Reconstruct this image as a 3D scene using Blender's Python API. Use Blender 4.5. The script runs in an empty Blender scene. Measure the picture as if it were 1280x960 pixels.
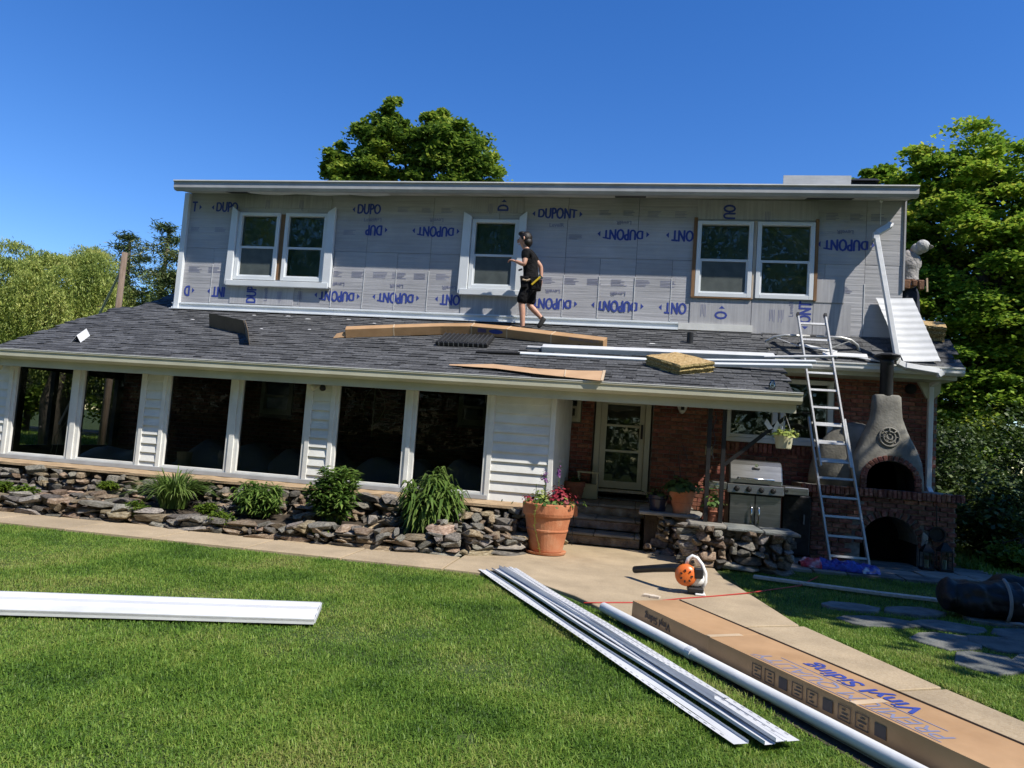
import bpy, bmesh, math, random
import numpy as np
from mathutils import Vector, Matrix, noise
rnd = random.Random(7)
C = bpy.context.scene.collection
SC = bpy.context.scene
V = Vector
PI = math.pi

# ------------------------------------------------------------------ camera
CZ = 1.6
pitch, roll, yaw = math.radians(4.2376), math.radians(4.0525), math.radians(10.0758)
fw = V((-math.sin(yaw)*math.cos(pitch), math.cos(yaw)*math.cos(pitch), math.sin(pitch)))
rt = V((math.cos(yaw), math.sin(yaw), 0)); up = rt.cross(fw)
r2 = math.cos(roll)*rt + math.sin(roll)*up
u2 = -math.sin(roll)*rt + math.cos(roll)*up
cam_d = bpy.data.cameras.new('camera'); cam = bpy.data.objects.new('camera', cam_d); C.objects.link(cam)
cam.matrix_world = Matrix(((r2.x, u2.x, -fw.x, 0), (r2.y, u2.y, -fw.y, 0), (r2.z, u2.z, -fw.z, CZ), (0, 0, 0, 1)))
cam_d.sensor_fit = 'HORIZONTAL'; cam_d.sensor_width = 36; cam_d.lens = 887/1280*36
cam_d.clip_start = .1; cam_d.clip_end = 1200
SC.camera = cam

# ------------------------------------------------------------------ sky, sun, exposure
SUN = V((.73, -.40, 1.0)).normalized()
el = math.asin(SUN.z); az = math.atan2(SUN.x, SUN.y)
w = bpy.data.worlds.new("World"); SC.world = w; w.use_nodes = True
nt = w.node_tree; bg = nt.nodes['Background']
sky = nt.nodes.new('ShaderNodeTexSky'); sky.sky_type = 'NISHITA'; sky.sun_disc = False
sky.sun_elevation = el; sky.sun_rotation = az; sky.altitude = 0; sky.air_density = 1.0; sky.dust_density = 0.0; sky.ozone_density = 4.0
hsv = nt.nodes.new('ShaderNodeHueSaturation'); hsv.inputs['Saturation'].default_value = 1.29; hsv.inputs['Hue'].default_value = .512; hsv.inputs['Value'].default_value = 1.07
nt.links.new(sky.outputs[0], hsv.inputs['Color']); nt.links.new(hsv.outputs[0], bg.inputs[0]); bg.inputs[1].default_value = .125
sl = bpy.data.lights.new('sun', 'SUN'); so = bpy.data.objects.new('sun', sl); C.objects.link(so)
sl.energy = 5.0; sl.angle = math.radians(.53); sl.color = (1, .94, .84)
so.rotation_euler = SUN.to_track_quat('Z', 'Y').to_euler(); so.location = (20, -10, 30)
SC.view_settings.view_transform = 'Standard'; SC.view_settings.look = 'None'
SC.view_settings.exposure = 0.45; SC.view_settings.gamma = 1; SC.view_settings.use_curve_mapping = False
SC.cycles.max_bounces = 8; SC.cycles.transparent_max_bounces = 12

# ------------------------------------------------------------------ materials
MATS = {}
def M(name, cols, rough=.7, scale=6, bump=0., bscale=60, metal=0., piece=0., stretch=(1, 1, 1), spec=.35, detail=5, hue=0., lo=.3, hi=.7, bdist=.02, blotch=None):
    m = bpy.data.materials.new(name); m.use_nodes = True; n = m.node_tree.nodes; L = m.node_tree.links
    b = n['Principled BSDF']; b.inputs['Roughness'].default_value = rough; b.inputs['Metallic'].default_value = metal
    b.inputs['Specular IOR Level'].default_value = spec
    tc = n.new('ShaderNodeTexCoord'); oi = n.new('ShaderNodeObjectInfo'); ge = n.new('ShaderNodeNewGeometry')
    mp = n.new('ShaderNodeMapping'); mp.inputs['Scale'].default_value = stretch; L.new(tc.outputs['Object'], mp.inputs['Vector'])
    sm = n.new('ShaderNodeMath'); sm.operation = 'ADD'; L.new(oi.outputs['Random'], sm.inputs[0]); L.new(ge.outputs['Random Per Island'], sm.inputs[1])
    fr = n.new('ShaderNodeMath'); fr.operation = 'FRACT'; L.new(sm.outputs[0], fr.inputs[0])
    vec = mp.outputs[0]
    if piece:
        va = n.new('ShaderNodeVectorMath'); va.operation = 'MULTIPLY_ADD'
        cb = n.new('ShaderNodeCombineXYZ')
        for k in range(3): L.new(fr.outputs[0], cb.inputs[k])
        va.inputs[1].default_value = (37, 53, 71); L.new(cb.outputs[0], va.inputs[0]); L.new(vec, va.inputs[2]); vec = va.outputs[0]
    nz = n.new('ShaderNodeTexNoise'); nz.inputs['Scale'].default_value = scale; nz.inputs['Detail'].default_value = detail; L.new(vec, nz.inputs['Vector'])
    rp = n.new('ShaderNodeValToRGB'); L.new(nz.outputs[0], rp.inputs[0])
    e = rp.color_ramp.elements
    if len(cols) == 1: cols = [tuple(c*.88 for c in cols[0]), tuple(min(1, c*1.1) for c in cols[0])]
    e[0].position = lo; e[0].color = (*cols[0], 1); e[1].position = hi; e[1].color = (*cols[-1], 1)
    for i, c in enumerate(cols[1:-1]): x = e.new(lo+(hi-lo)*(i+1)/(len(cols)-1)); x.color = (*c, 1)
    out = rp.outputs[0]
    if piece:
        hs = n.new('ShaderNodeHueSaturation'); L.new(out, hs.inputs['Color'])
        mr = n.new('ShaderNodeMapRange'); mr.inputs[3].default_value = 1-piece; mr.inputs[4].default_value = 1+piece; L.new(fr.outputs[0], mr.inputs[0]); L.new(mr.outputs[0], hs.inputs['Value'])
        if hue:
            m2 = n.new('ShaderNodeMath'); m2.operation = 'MULTIPLY'; m2.inputs[1].default_value = 7.31; L.new(fr.outputs[0], m2.inputs[0])
            f2 = n.new('ShaderNodeMath'); f2.operation = 'FRACT'; L.new(m2.outputs[0], f2.inputs[0])
            m3 = n.new('ShaderNodeMapRange'); m3.inputs[3].default_value = .5-hue; m3.inputs[4].default_value = .5+hue; L.new(f2.outputs[0], m3.inputs[0]); L.new(m3.outputs[0], hs.inputs['Hue'])
        out = hs.outputs[0]
    if blotch:
        n3 = n.new('ShaderNodeTexNoise'); n3.inputs['Scale'].default_value = blotch[0]; n3.inputs['Detail'].default_value = 6; n3.inputs['Roughness'].default_value = .65; L.new(tc.outputs['Object'], n3.inputs['Vector'])
        m4 = n.new('ShaderNodeMapRange'); m4.inputs[1].default_value = .32; m4.inputs[2].default_value = .68; m4.inputs[3].default_value = 1-blotch[1]; m4.inputs[4].default_value = 1+blotch[1]*.6; L.new(n3.outputs[0], m4.inputs[0])
        h4 = n.new('ShaderNodeHueSaturation'); L.new(out, h4.inputs['Color']); L.new(m4.outputs[0], h4.inputs['Value']); out = h4.outputs[0]
    L.new(out, b.inputs['Base Color'])
    if bump:
        n2 = n.new('ShaderNodeTexNoise'); n2.inputs['Scale'].default_value = bscale; n2.inputs['Detail'].default_value = 4; L.new(vec, n2.inputs['Vector'])
        bp = n.new('ShaderNodeBump'); bp.inputs['Strength'].default_value = bump; bp.inputs['Distance'].default_value = bdist; L.new(n2.outputs[0], bp.inputs['Height']); L.new(bp.outputs[0], b.inputs['Normal'])
    MATS[name] = m; return m
def foliage(name, cols, trans=.35, rough=.55, pscale=.7, con=1.6):
    m = bpy.data.materials.new(name); m.use_nodes = True; n = m.node_tree.nodes; L = m.node_tree.links
    b = n['Principled BSDF']; b.inputs['Roughness'].default_value = rough; b.inputs['Specular IOR Level'].default_value = .3
    ge = n.new('ShaderNodeNewGeometry'); tc = n.new('ShaderNodeTexCoord'); nz = n.new('ShaderNodeTexNoise'); nz.inputs['Scale'].default_value = pscale; nz.inputs['Detail'].default_value = 5
    L.new(tc.outputs['Object'], nz.inputs['Vector'])
    ad = n.new('ShaderNodeMath'); ad.operation = 'MULTIPLY_ADD'; ad.inputs[1].default_value = .55; L.new(ge.outputs['Random Per Island'], ad.inputs[0])
    mu = n.new('ShaderNodeMath'); mu.operation = 'MULTIPLY_ADD'; mu.inputs[1].default_value = con; mu.inputs[2].default_value = .25-.5*con; L.new(nz.outputs[0], mu.inputs[0]); L.new(mu.outputs[0], ad.inputs[2])
    rp = n.new('ShaderNodeValToRGB'); L.new(ad.outputs[0], rp.inputs[0]); e = rp.color_ramp.elements
    e[0].position = .1; e[0].color = (*cols[0], 1); e[1].position = .95; e[1].color = (*cols[-1], 1)
    for i, c in enumerate(cols[1:-1]): x = e.new(.1+.85*(i+1)/(len(cols)-1)); x.color = (*c, 1)
    L.new(rp.outputs[0], b.inputs['Base Color'])
    t = n.new('ShaderNodeBsdfTranslucent'); L.new(rp.outputs[0], t.inputs[0]); mx = n.new('ShaderNodeMixShader'); mx.inputs[0].default_value = trans
    L.new(b.outputs[0], mx.inputs[1]); L.new(t.outputs[0], mx.inputs[2]); L.new(mx.outputs[0], n['Material Output'].inputs[0])
    MATS[name] = m; return m
def glass(name, tint=(.6, .65, .65), gl=1.0, rough=.02, blend=1.5):
    m = bpy.data.materials.new(name); m.use_nodes = True; n = m.node_tree.nodes; L = m.node_tree.links; n.remove(n['Principled BSDF'])
    t = n.new('ShaderNodeBsdfTransparent'); t.inputs[0].default_value = (*tint, 1); g = n.new('ShaderNodeBsdfGlossy'); g.inputs['Roughness'].default_value = rough; g.inputs[0].default_value = (gl, gl, gl, 1)
    f = n.new('ShaderNodeFresnel'); f.inputs[0].default_value = blend
    tc = n.new('ShaderNodeTexCoord'); nz = n.new('ShaderNodeTexNoise'); nz.inputs['Scale'].default_value = 1.7; nz.inputs['Detail'].default_value = 2; L.new(tc.outputs['Object'], nz.inputs['Vector'])
    bp = n.new('ShaderNodeBump'); bp.inputs['Strength'].default_value = .06; bp.inputs['Distance'].default_value = .2; L.new(nz.outputs[0], bp.inputs['Height']); L.new(bp.outputs[0], g.inputs['Normal'])
    mx = n.new('ShaderNodeMixShader'); L.new(f.outputs[0], mx.inputs[0]); L.new(t.outputs[0], mx.inputs[1]); L.new(g.outputs[0], mx.inputs[2]); L.new(mx.outputs[0], n['Material Output'].inputs[0])
    MATS[name] = m; return m

M('white_paint', [(.62, .62, .59), (.72, .72, .69)], .5, 3, .08, 20, blotch=(2.5, .10))
M('cream_paint', [(.42, .41, .31), (.50, .49, .38)], .5, 2.5, .08, 25)
M('vinyl', [(.53, .545, .56), (.62, .63, .64)], .42, 2, .06, 9, stretch=(1, 1, 6), blotch=(3.5, .10))
M('alum_white', [(.60, .635, .66), (.68, .71, .73)], .3, 2, .02, 20)
M('fascia_old', [(.36, .35, .31), (.52, .51, .47), (.58, .57, .53)], .6, 2.2, .1, 20, stretch=(.6, 1, 3))
M('gutter_grey', [(.30, .31, .32), (.40, .41, .42)], .5, 3, .05)
M('foam', [(.35, .35, .368), (.385, .385, .402), (.42, .42, .435)], .5, 3.0, .22, 2.6, bdist=.05, stretch=(.35, 1, 9), piece=.07, blotch=(1.3, .12))
M('foam_v', [(.32, .32, .335), (.375, .375, .39), (.43, .43, .44)], .5, 3.0, .12, 16, stretch=(9, 1, .35), piece=.08, blotch=(1.3, .12))
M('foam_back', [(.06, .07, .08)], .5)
M('ink', [(.035, .06, .28)], .6)
M('ink_grey', [(.19, .20, .30)], .6)
M('ink_black', [(.06, .05, .05)], .7)
M('shingle', [(.032, .034, .037), (.068, .070, .074), (.12, .122, .124)], .9, 28, .5, 220, piece=.38, detail=8, lo=.25, hi=.8, bdist=.006)
M('roof_deck', [(.03, .032, .036)], .9)
M('brick', [(.12, .04, .028), (.22, .08, .055), (.30, .135, .095)], .88, 18, .5, 90, piece=.42, hue=.012, bdist=.008)
M('brick_old', [(.10, .035, .025), (.20, .08, .055), (.28, .16, .12)], .9, 18, .6, 90, piece=.45, hue=.012, bdist=.01)
M('mortar', [(.16, .145, .13), (.28, .26, .23)], .95, 20, .4, 120)
M('stone', [(.075, .068, .060), (.17, .155, .135), (.28, .255, .215), (.39, .35, .285)], .9, 7, .9, 28, piece=.5, hue=.03, bdist=.03, lo=.25, hi=.75)
M('stone_warm', [(.13, .095, .065), (.29, .215, .14), (.42, .35, .26)], .9, 6, .9, 28, piece=.4, hue=.02, bdist=.03)
M('soil', [(.030, .022, .016), (.07, .055, .04)], .95, 9, .8, 40)
M('ledge', [(.28, .19, .11), (.42, .31, .19)], .9, 5, .4, 40)
M('concrete', [(.27, .20, .125), (.355, .275, .175), (.385, .305, .20), (.44, .355, .245)], .92, 55, .5, 140, piece=.07, bdist=.006, detail=9, lo=.22, hi=.78, blotch=(1.6, .22))
M('bluestone', [(.075, .085, .082), (.14, .148, .138), (.20, .198, .175)], .85, 6, .6, 40, piece=.28, hue=.03, blotch=(3, .25))
M('slate_slab', [(.16, .15, .13), (.30, .28, .24)], .85, 5, .4, 30, piece=.15)
M('cardboard', [(.345, .205, .10), (.42, .26, .135)], .8, 3, .12, 14, blotch=(2.2, .13))
M('cardboard_pale', [(.40, .25, .14), (.48, .31, .18)], .8, 3, .08, 30)
M('cardboard_dark', [(.10, .075, .05), (.14, .105, .07)], .8, 3, .08, 30)
M('tape', [(.55, .42, .28)], .35)
M('wool', [(.33, .21, .085), (.48, .33, .15), (.56, .42, .22)], .95, 22, 1.0, 60, stretch=(1, 1, 1), bdist=.03)
M('wool_cut', [(.10, .07, .03), (.40, .30, .12), (.58, .48, .26)], .95, 45, 1.0, 70, stretch=(1, 1, 1.4), bdist=.03)
M('aluminium', [(.40, .40, .39), (.52, .52, .51)], .42, 6, .1, 60, metal=.55)
M('steel', [(.22, .22, .215), (.30, .30, .29)], .36, 3, .06, 30, metal=.95, stretch=(1, 1, 14))
M('chrome', [(.7, .7, .7)], .15, metal=1)
M('black_metal', [(.008, .008, .009), (.016, .016, .017)], .5, 10, .2, 60)
M('dark_void', [(.01, .01, .01)], .9)
M('terracotta', [(.36, .125, .055), (.46, .18, .085), (.50, .24, .13)], .85, 5, .3, 70)
M('terracotta_dark', [(.20, .07, .04), (.30, .12, .07)], .85, 8, .3, 70)
M('blue_glaze', [(.02, .025, .05)], .2, spec=.5)
M('cream_pot', [(.40, .37, .24), (.48, .45, .30)], .6, 6, .1)
M('stucco', [(.12, .115, .10), (.19, .183, .16), (.25, .24, .21)], .95, 4, .45, 30, bdist=.015, detail=8, blotch=(2.5, .25))
M('recess_black', [(.006, .005, .005), (.015, .013, .012)], .95)  # near-black for the oven mouth and the lower arch
M('wood', [(.16, .085, .04), (.26, .15, .075)], .8, 5, .3, 40, stretch=(6, 6, .6))
M('pole_wood', [(.12, .085, .06), (.24, .18, .135)], .9, 5, .4, 40, stretch=(8, 8, .5))
M('board_pale', [(.42, .35, .27), (.56, .49, .40)], .8, 4, .2, 40, stretch=(6, 1, 1))
M('orange_plastic', [(.62, .13, .02), (.70, .17, .03)], .35, 5, spec=.5)
M('white_plastic', [(.70, .70, .68), (.78, .78, .76)], .35, 5, spec=.5)
M('black_plastic', [(.012, .012, .013), (.025, .025, .026)], .4, 5, .1)
M('tarp', [(.006, .006, .007), (.012, .012, .013)], .5, 4, .5, 7, bdist=.05)
M('strap', [(.22, .22, .21)], .6)
M('bag_red', [(.40, .03, .06), (.5, .06, .09), (.6, .5, .5)], .3, 6, .5, 14, spec=.5, bdist=.03)
M('bag_blue', [(.18, .015, .05), (.02, .03, .2), (.03, .05, .34), (.02, .03, .22), (.03, .05, .34), (.02, .03, .2), (.6, .6, .65)], .3, 5.0, .5, 12, spec=.5, bdist=.03, lo=.28, hi=.72)
M('cable_red', [(.35, .03, .02)], .5)
M('asphalt', [(.045, .045, .048), (.07, .07, .072)], .9, 30, .3, 150)
M('skin', [(.42, .22, .15), (.52, .30, .21)], .5, 12, .05)
M('hair', [(.008, .006, .005), (.02, .015, .012)], .45, 40, .4, 90)
M('cloth_black', [(.008, .008, .009), (.017, .017, .018)], .9, 14, .9, 16, bdist=.04, spec=.08)
M('cloth_grey', [(.24, .23, .225), (.33, .315, .31)], .9, 10, .9, 14, bdist=.04)
M('cloth_pale', [(.34, .34, .34), (.46, .46, .45)], .9, 24, .8, 20, bdist=.03)
M('cloth_dark_blue', [(.015, .018, .028), (.03, .034, .05)], .9, 10, .5, 30)
M('leather', [(.09, .038, .018), (.16, .075, .035)], .6, 14, .4, 40)
M('yellow', [(.6, .42, .03)], .4)
M('sole', [(.02, .02, .02), (.05, .05, .05)], .8)
M('sheet_drape', [(.42, .41, .38), (.50, .49, .46)], .9, 2, .5, 8, bdist=.05)
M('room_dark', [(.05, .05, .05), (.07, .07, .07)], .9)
M('flower_red', [(.13, .008, .014), (.30, .025, .04)], .6, 20, piece=.3)
M('flower_purple', [(.10, .02, .12), (.18, .05, .2)], .6, 20, piece=.3)
M('lawn_soil', [(.030, .050, .012), (.050, .080, .018), (.075, .095, .026)], .95, 3, .6, 60)
M('bark', [(.05, .04, .03), (.12, .10, .08)], .95, 6, .9, 30, stretch=(4, 4, .7))
M('vent_grille', [(.05, .05, .05), (.08, .08, .08)], .8)
M('paper', [(.62, .62, .62)], .7)
glass('window_glass', (.82, .87, .84), .8, .02, 1.45)
glass('screen_glass', (.60, .60, .59), .6, .04, 1.2)
M('backing_grey', [(.11, .145, .14), (.16, .20, .19)], .9, 5, .2, 30)  # grey-green of the plate added behind the upstairs panes
glass('jar_glass', (.8, .85, .85), 1.0, .02, 1.5)
M('insect_screen', [(.05, .062, .06), (.08, .095, .09)], .55, 6, .1, spec=.5)
foliage('maple_leaf', [(0.056, 0.111, 0.016), (0.153, 0.280, 0.028), (0.320, 0.440, 0.050), (0.579, 0.582, 0.083)], 0.42)
foliage('maple_deep', [(0.040, 0.083, 0.017), (0.116, 0.203, 0.027), (0.246, 0.337, 0.045), (0.459, 0.495, 0.073)], 0.40)
foliage('willow_leaf', [(0.113, 0.164, 0.032), (0.239, 0.310, 0.066), (0.394, 0.445, 0.106), (0.562, 0.556, 0.187)], 0.40)
foliage('pine_needle', [(0.027, 0.055, 0.021), (0.070, 0.113, 0.039), (0.126, 0.167, 0.056), (0.230, 0.225, 0.088)], .15)
foliage('shrub_leaf', [(0.035, 0.076, 0.015), (0.076, 0.152, 0.025), (0.138, 0.221, 0.044), (0.235, 0.318, 0.076)], .3)
foliage('lily_leaf', [(0.036, 0.075, 0.017), (0.084, 0.149, 0.028), (0.144, 0.218, 0.050), (0.240, 0.310, 0.099)], .3, .4)
foliage('weed_leaf', [(.05, .09, .01), (.12, .19, .02), (.20, .27, .03)], .35)
foliage('grass_blade', [(0.050, 0.109, 0.015), (0.106, 0.206, 0.024), (0.161, 0.275, 0.038), (0.251, 0.338, 0.062), (0.297, 0.310, 0.092)], .35, .5, 1.1, 1.9)
foliage('dark_foliage', [(0.014, 0.029, 0.008), (0.034, 0.066, 0.012), (0.072, 0.113, 0.022), (0.129, 0.166, 0.036)], .25)

# ------------------------------------------------------------------ helpers
W = {}
def thing(name, label, cat, loc=(0, 0, 0), group=None, kind=None):
    o = bpy.data.objects.new(name, None); C.objects.link(o); o.location = loc; o.empty_display_size = .1
    o['label'] = label
    if kind: o['kind'] = kind
    if cat: o['category'] = cat
    if group: o['group'] = group
    W[o.name] = V(loc); return o
def structure(name):
    o = bpy.data.objects.new(name, None); C.objects.link(o); o['kind'] = 'structure'; W[o.name] = V((0, 0, 0)); return o
def tag(o, label, cat, group=None):
    o['label'] = label; o['category'] = cat
    if group: o['group'] = group
    return o
class MB:
    def __init__(s): s.v = []; s.f = []; s.m = []
    def add(s, vs, fs, m=0):
        k = len(s.v); s.v += [tuple(p) for p in vs]; s.f += [tuple(i+k for i in f) for f in fs]; s.m += [m]*len(fs); return s
    def box(s, x0, x1, y0, y1, z0, z1, m=0):
        return s.add([(x0, y0, z0), (x1, y0, z0), (x1, y1, z0), (x0, y1, z0), (x0, y0, z1), (x1, y0, z1), (x1, y1, z1), (x0, y1, z1)],
                     [(3, 2, 1, 0), (4, 5, 6, 7), (0, 1, 5, 4), (1, 2, 6, 5), (2, 3, 7, 6), (3, 0, 4, 7)], m)
    def obox(s, c, ax, ay, az, m=0):
        c, ax, ay, az = V(c), V(ax), V(ay), V(az); vs = [c+ax*i+ay*j+az*k for k in (-1, 1) for i, j in ((-1, -1), (1, -1), (1, 1), (-1, 1))]
        return s.add(vs, [(3, 2, 1, 0), (4, 5, 6, 7), (0, 1, 5, 4), (1, 2, 6, 5), (2, 3, 7, 6), (3, 0, 4, 7)], m)
    def bar(s, p0, p1, wx, wy, upv=(0, 0, 1), m=0):
        p0, p1 = V(p0), V(p1); d = p1-p0; u = V(upv); a = d.cross(u).normalized(); b = a.cross(d).normalized()
        return s.obox((p0+p1)/2, a*wx/2, d/2, b*wy/2, m)
    def tube(s, pts, r, n=8, m=0, caps=True):
        pts = [V(p) for p in pts]; r = r if isinstance(r, (list, tuple)) else [r]*len(pts); vs = []; fs = []
        prev = None
        for i, p in enumerate(pts):
            d = (pts[min(i+1, len(pts)-1)]-pts[max(i-1, 0)]).normalized()
            a = (prev - d*prev.dot(d)) if prev is not None else d.orthogonal()
            a = a.normalized() if a.length > 1e-6 else d.orthogonal().normalized(); prev = a; b = d.cross(a)
            vs += [p+(a*math.cos(2*PI*k/n)+b*math.sin(2*PI*k/n))*r[i] for k in range(n)]
        for i in range(len(pts)-1):
            for k in range(n): fs.append((i*n+k, i*n+(k+1) % n, (i+1)*n+(k+1) % n, (i+1)*n+k))
        if caps: fs.append(tuple(range(n))[::-1]); fs.append(tuple(range((len(pts)-1)*n, len(pts)*n)))
        return s.add(vs, fs, m)
    def lathe(s, prof, c=(0, 0, 0), n=24, m=0):
        vs = []; fs = []; c = V(c)
        for r, z in prof: vs += [c+V((r*math.cos(2*PI*k/n), r*math.sin(2*PI*k/n), z)) for k in range(n)]
        for i in range(len(prof)-1):
            for k in range(n): fs.append((i*n+k, i*n+(k+1) % n, (i+1)*n+(k+1) % n, (i+1)*n+k))
        fs.append(tuple(range(n))[::-1]); fs.append(tuple(range((len(prof)-1)*n, len(prof)*n)))
        return s.add(vs, fs, m)
    def prism(s, poly, ext, m=0):
        k = len(poly); e = V(ext); vs = [V(p) for p in poly]+[V(p)+e for p in poly]
        fs = [tuple(range(k))[::-1], tuple(range(k, 2*k))]+[(i, (i+1) % k, k+(i+1) % k, k+i) for i in range(k)]
        return s.add(vs, fs, m)
    def loft(s, rings, m=0, caps=True):
        n = len(rings[0]); vs = [p for r in rings for p in r]; fs = []
        for i in range(len(rings)-1):
            for k in range(n): fs.append((i*n+k, i*n+(k+1) % n, (i+1)*n+(k+1) % n, (i+1)*n+k))
        if caps: fs.append(tuple(range(n))[::-1]); fs.append(tuple(range((len(rings)-1)*n, len(rings)*n)))
        return s.add(vs, fs, m)
    def grid(s, fn, nu, nv, m=0):
        vs = [fn(i/nu, j/nv) for j in range(nv+1) for i in range(nu+1)]
        return s.add(vs, [(j*(nu+1)+i, j*(nu+1)+i+1, (j+1)*(nu+1)+i+1, (j+1)*(nu+1)+i) for j in range(nv) for i in range(nu)], m)
    def mesh(s, name, mats, off=V((0, 0, 0)), smooth=False):
        me = bpy.data.meshes.new(name); me.from_pydata([(p[0]-off.x, p[1]-off.y, p[2]-off.z) for p in s.v], [], s.f)
        for x in (mats if isinstance(mats, (list, tuple)) else [mats]): me.materials.append(MATS[x])
        me.polygons.foreach_set('material_index', s.m)
        if smooth: me.polygons.foreach_set('use_smooth', [True]*len(s.f))
        me.validate(); me.update(); return me
    def build(s, name, mats, parent=None, smooth=False, bevel=0, kind=None, fix=True):
        off = W[parent.name] if parent else V((0, 0, 0))
        me = s.mesh(name, mats, off, smooth)
        if fix:
            bm = bmesh.new(); bm.from_mesh(me); bmesh.ops.recalc_face_normals(bm, faces=bm.faces)
            if bevel: bmesh.ops.bevel(bm, geom=[e for e in bm.edges if len(e.link_faces) == 2 and e.calc_face_angle(0) > .6], offset=bevel, segments=1, affect='EDGES', clamp_overlap=True)
            bm.to_mesh(me); bm.free()
        return link(name, me, parent, kind)
def link(name, me, parent=None, kind=None):
    o = bpy.data.objects.new(name, me); C.objects.link(o)
    if parent: o.parent = parent; W[o.name] = W[parent.name]
    else: W[o.name] = V((0, 0, 0))
    if kind: o['kind'] = kind
    return o
def inst(name, me, loc, parent, rot=(0, 0, 0), scale=(1, 1, 1)):
    o = bpy.data.objects.new(name, me); C.objects.link(o); o.parent = parent
    o.location = V(loc)-W[parent.name]; o.rotation_euler = rot; o.scale = scale; W[o.name] = V(loc); return o
def join_pieces(name, base, items, mat, parent):
    """items: (loc, rot, scale) of pieces beyond the limit, joined into one part"""
    vs = np.empty(len(base.vertices)*3); base.vertices.foreach_get('co', vs); vs = vs.reshape(-1, 3); fs = [tuple(p.vertices) for p in base.polygons]
    mb = MB()
    for loc, rot, sc in items:
        mt = Matrix.LocRotScale(V(loc), __import__('mathutils').Euler(rot), V(sc)); A = np.array(mt)
        mb.add((vs @ A[:3, :3].T+A[:3, 3]).tolist(), fs)
    return mb.build(name, mat, parent, kind='stuff', fix=False)
def np_mesh(name, verts, quads, mat, tris=None):
    me = bpy.data.meshes.new(name); verts = np.asarray(verts, dtype=np.float32)
    nq = 0 if quads is None else len(quads); ntr = 0 if tris is None else len(tris)
    me.vertices.add(len(verts)); me.vertices.foreach_set('co', verts.ravel())
    lp = np.concatenate([np.asarray(x, dtype=np.int32).ravel() for x in (quads, tris) if x is not None])
    me.loops.add(len(lp)); me.loops.foreach_set('vertex_index', lp)
    me.polygons.add(nq+ntr)
    st = np.concatenate([np.arange(nq)*4, nq*4+np.arange(ntr)*3]).astype(np.int32); me.polygons.foreach_set('loop_start', st)
    me.update(calc_edges=True); me.materials.append(MATS[mat]); return me
def leaf_mesh(name, P, L, Wd, mat, seed, upbias=.6, droop=None):
    """P: leaf centres; diamond leaves with random bearing, faces biased upwards"""
    g = np.random.default_rng(seed); n = len(P)
    nrm = g.normal(size=(n, 3)); nrm /= np.linalg.norm(nrm, axis=1)[:, None]; nrm[:, 2] = np.abs(nrm[:, 2])+upbias; nrm /= np.linalg.norm(nrm, axis=1)[:, None]
    a = g.normal(size=(n, 3)) if droop is None else np.tile(np.array(droop), (n, 1))+g.normal(size=(n, 3))*.3
    a -= nrm*np.sum(a*nrm, 1)[:, None]; a /= np.linalg.norm(a, axis=1)[:, None]+1e-9; b = np.cross(nrm, a)
    s = g.uniform(.6, 1.35, n)[:, None]; a *= L*s/2; b *= Wd*s/2
    v = np.stack([P-a, P+b-a*.1, P+a, P-b-a*.1], 1).reshape(-1, 3); q = np.arange(4*n).reshape(-1, 4)
    return np_mesh(name, v, q, mat)
def crown_points(lobes, per, seed, bough=.42, flat=.38, fill=.35):
    """boughs spread over the shells of several lobes, leaves spread through each bough"""
    g = np.random.default_rng(seed); out = []
    for (x, y, z, rx, ry, rz, nb) in lobes:
        d = g.normal(size=(nb, 3)); d /= np.linalg.norm(d, axis=1)[:, None]
        r = np.where(g.random(nb) < fill, g.uniform(.2, .75, nb), g.uniform(.72, 1.08, nb))
        cs = np.array([x, y, z])+d*r[:, None]*np.array([rx, ry, rz])
        br = bough*min(rx, rz)*g.uniform(.55, 1.25, nb)
        for c, b in zip(cs, br):
            k = max(8, int(per*g.uniform(.6, 1.4))); p = g.normal(size=(k, 3))*.5
            p[:, 2] *= flat; out.append(c+p*b+np.stack([np.zeros(k), np.zeros(k), -.25*b*(p[:, 0]**2+p[:, 1]**2)], 1))
    return np.concatenate(out)
def hull_rock(seed, k=15, power=.52):
    r = random.Random(seed); bm = bmesh.new()
    for _ in range(k):
        p = V((r.gauss(0, 1), r.gauss(0, 1), r.gauss(0, 1))).normalized()
        bm.verts.new([math.copysign(abs(c)**power, c)*r.uniform(.86, 1.08)*.62 for c in p])
    res = bmesh.ops.convex_hull(bm, input=bm.verts)
    bmesh.ops.delete(bm, geom=[v for v in bm.verts if not v.link_faces], context='VERTS')
    bmesh.ops.bevel(bm, geom=list(bm.edges), offset=.035, segments=1, affect='EDGES', clamp_overlap=True)
    me = bpy.data.meshes.new('stone'); bm.to_mesh(me); bm.free(); return me
def evaluated_mesh(o, name):
    dg = bpy.context.evaluated_depsgraph_get(); me = bpy.data.meshes.new_from_object(o.evaluated_get(dg)); me.name = name
    bpy.data.objects.remove(o); return me
TXT = {}
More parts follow.
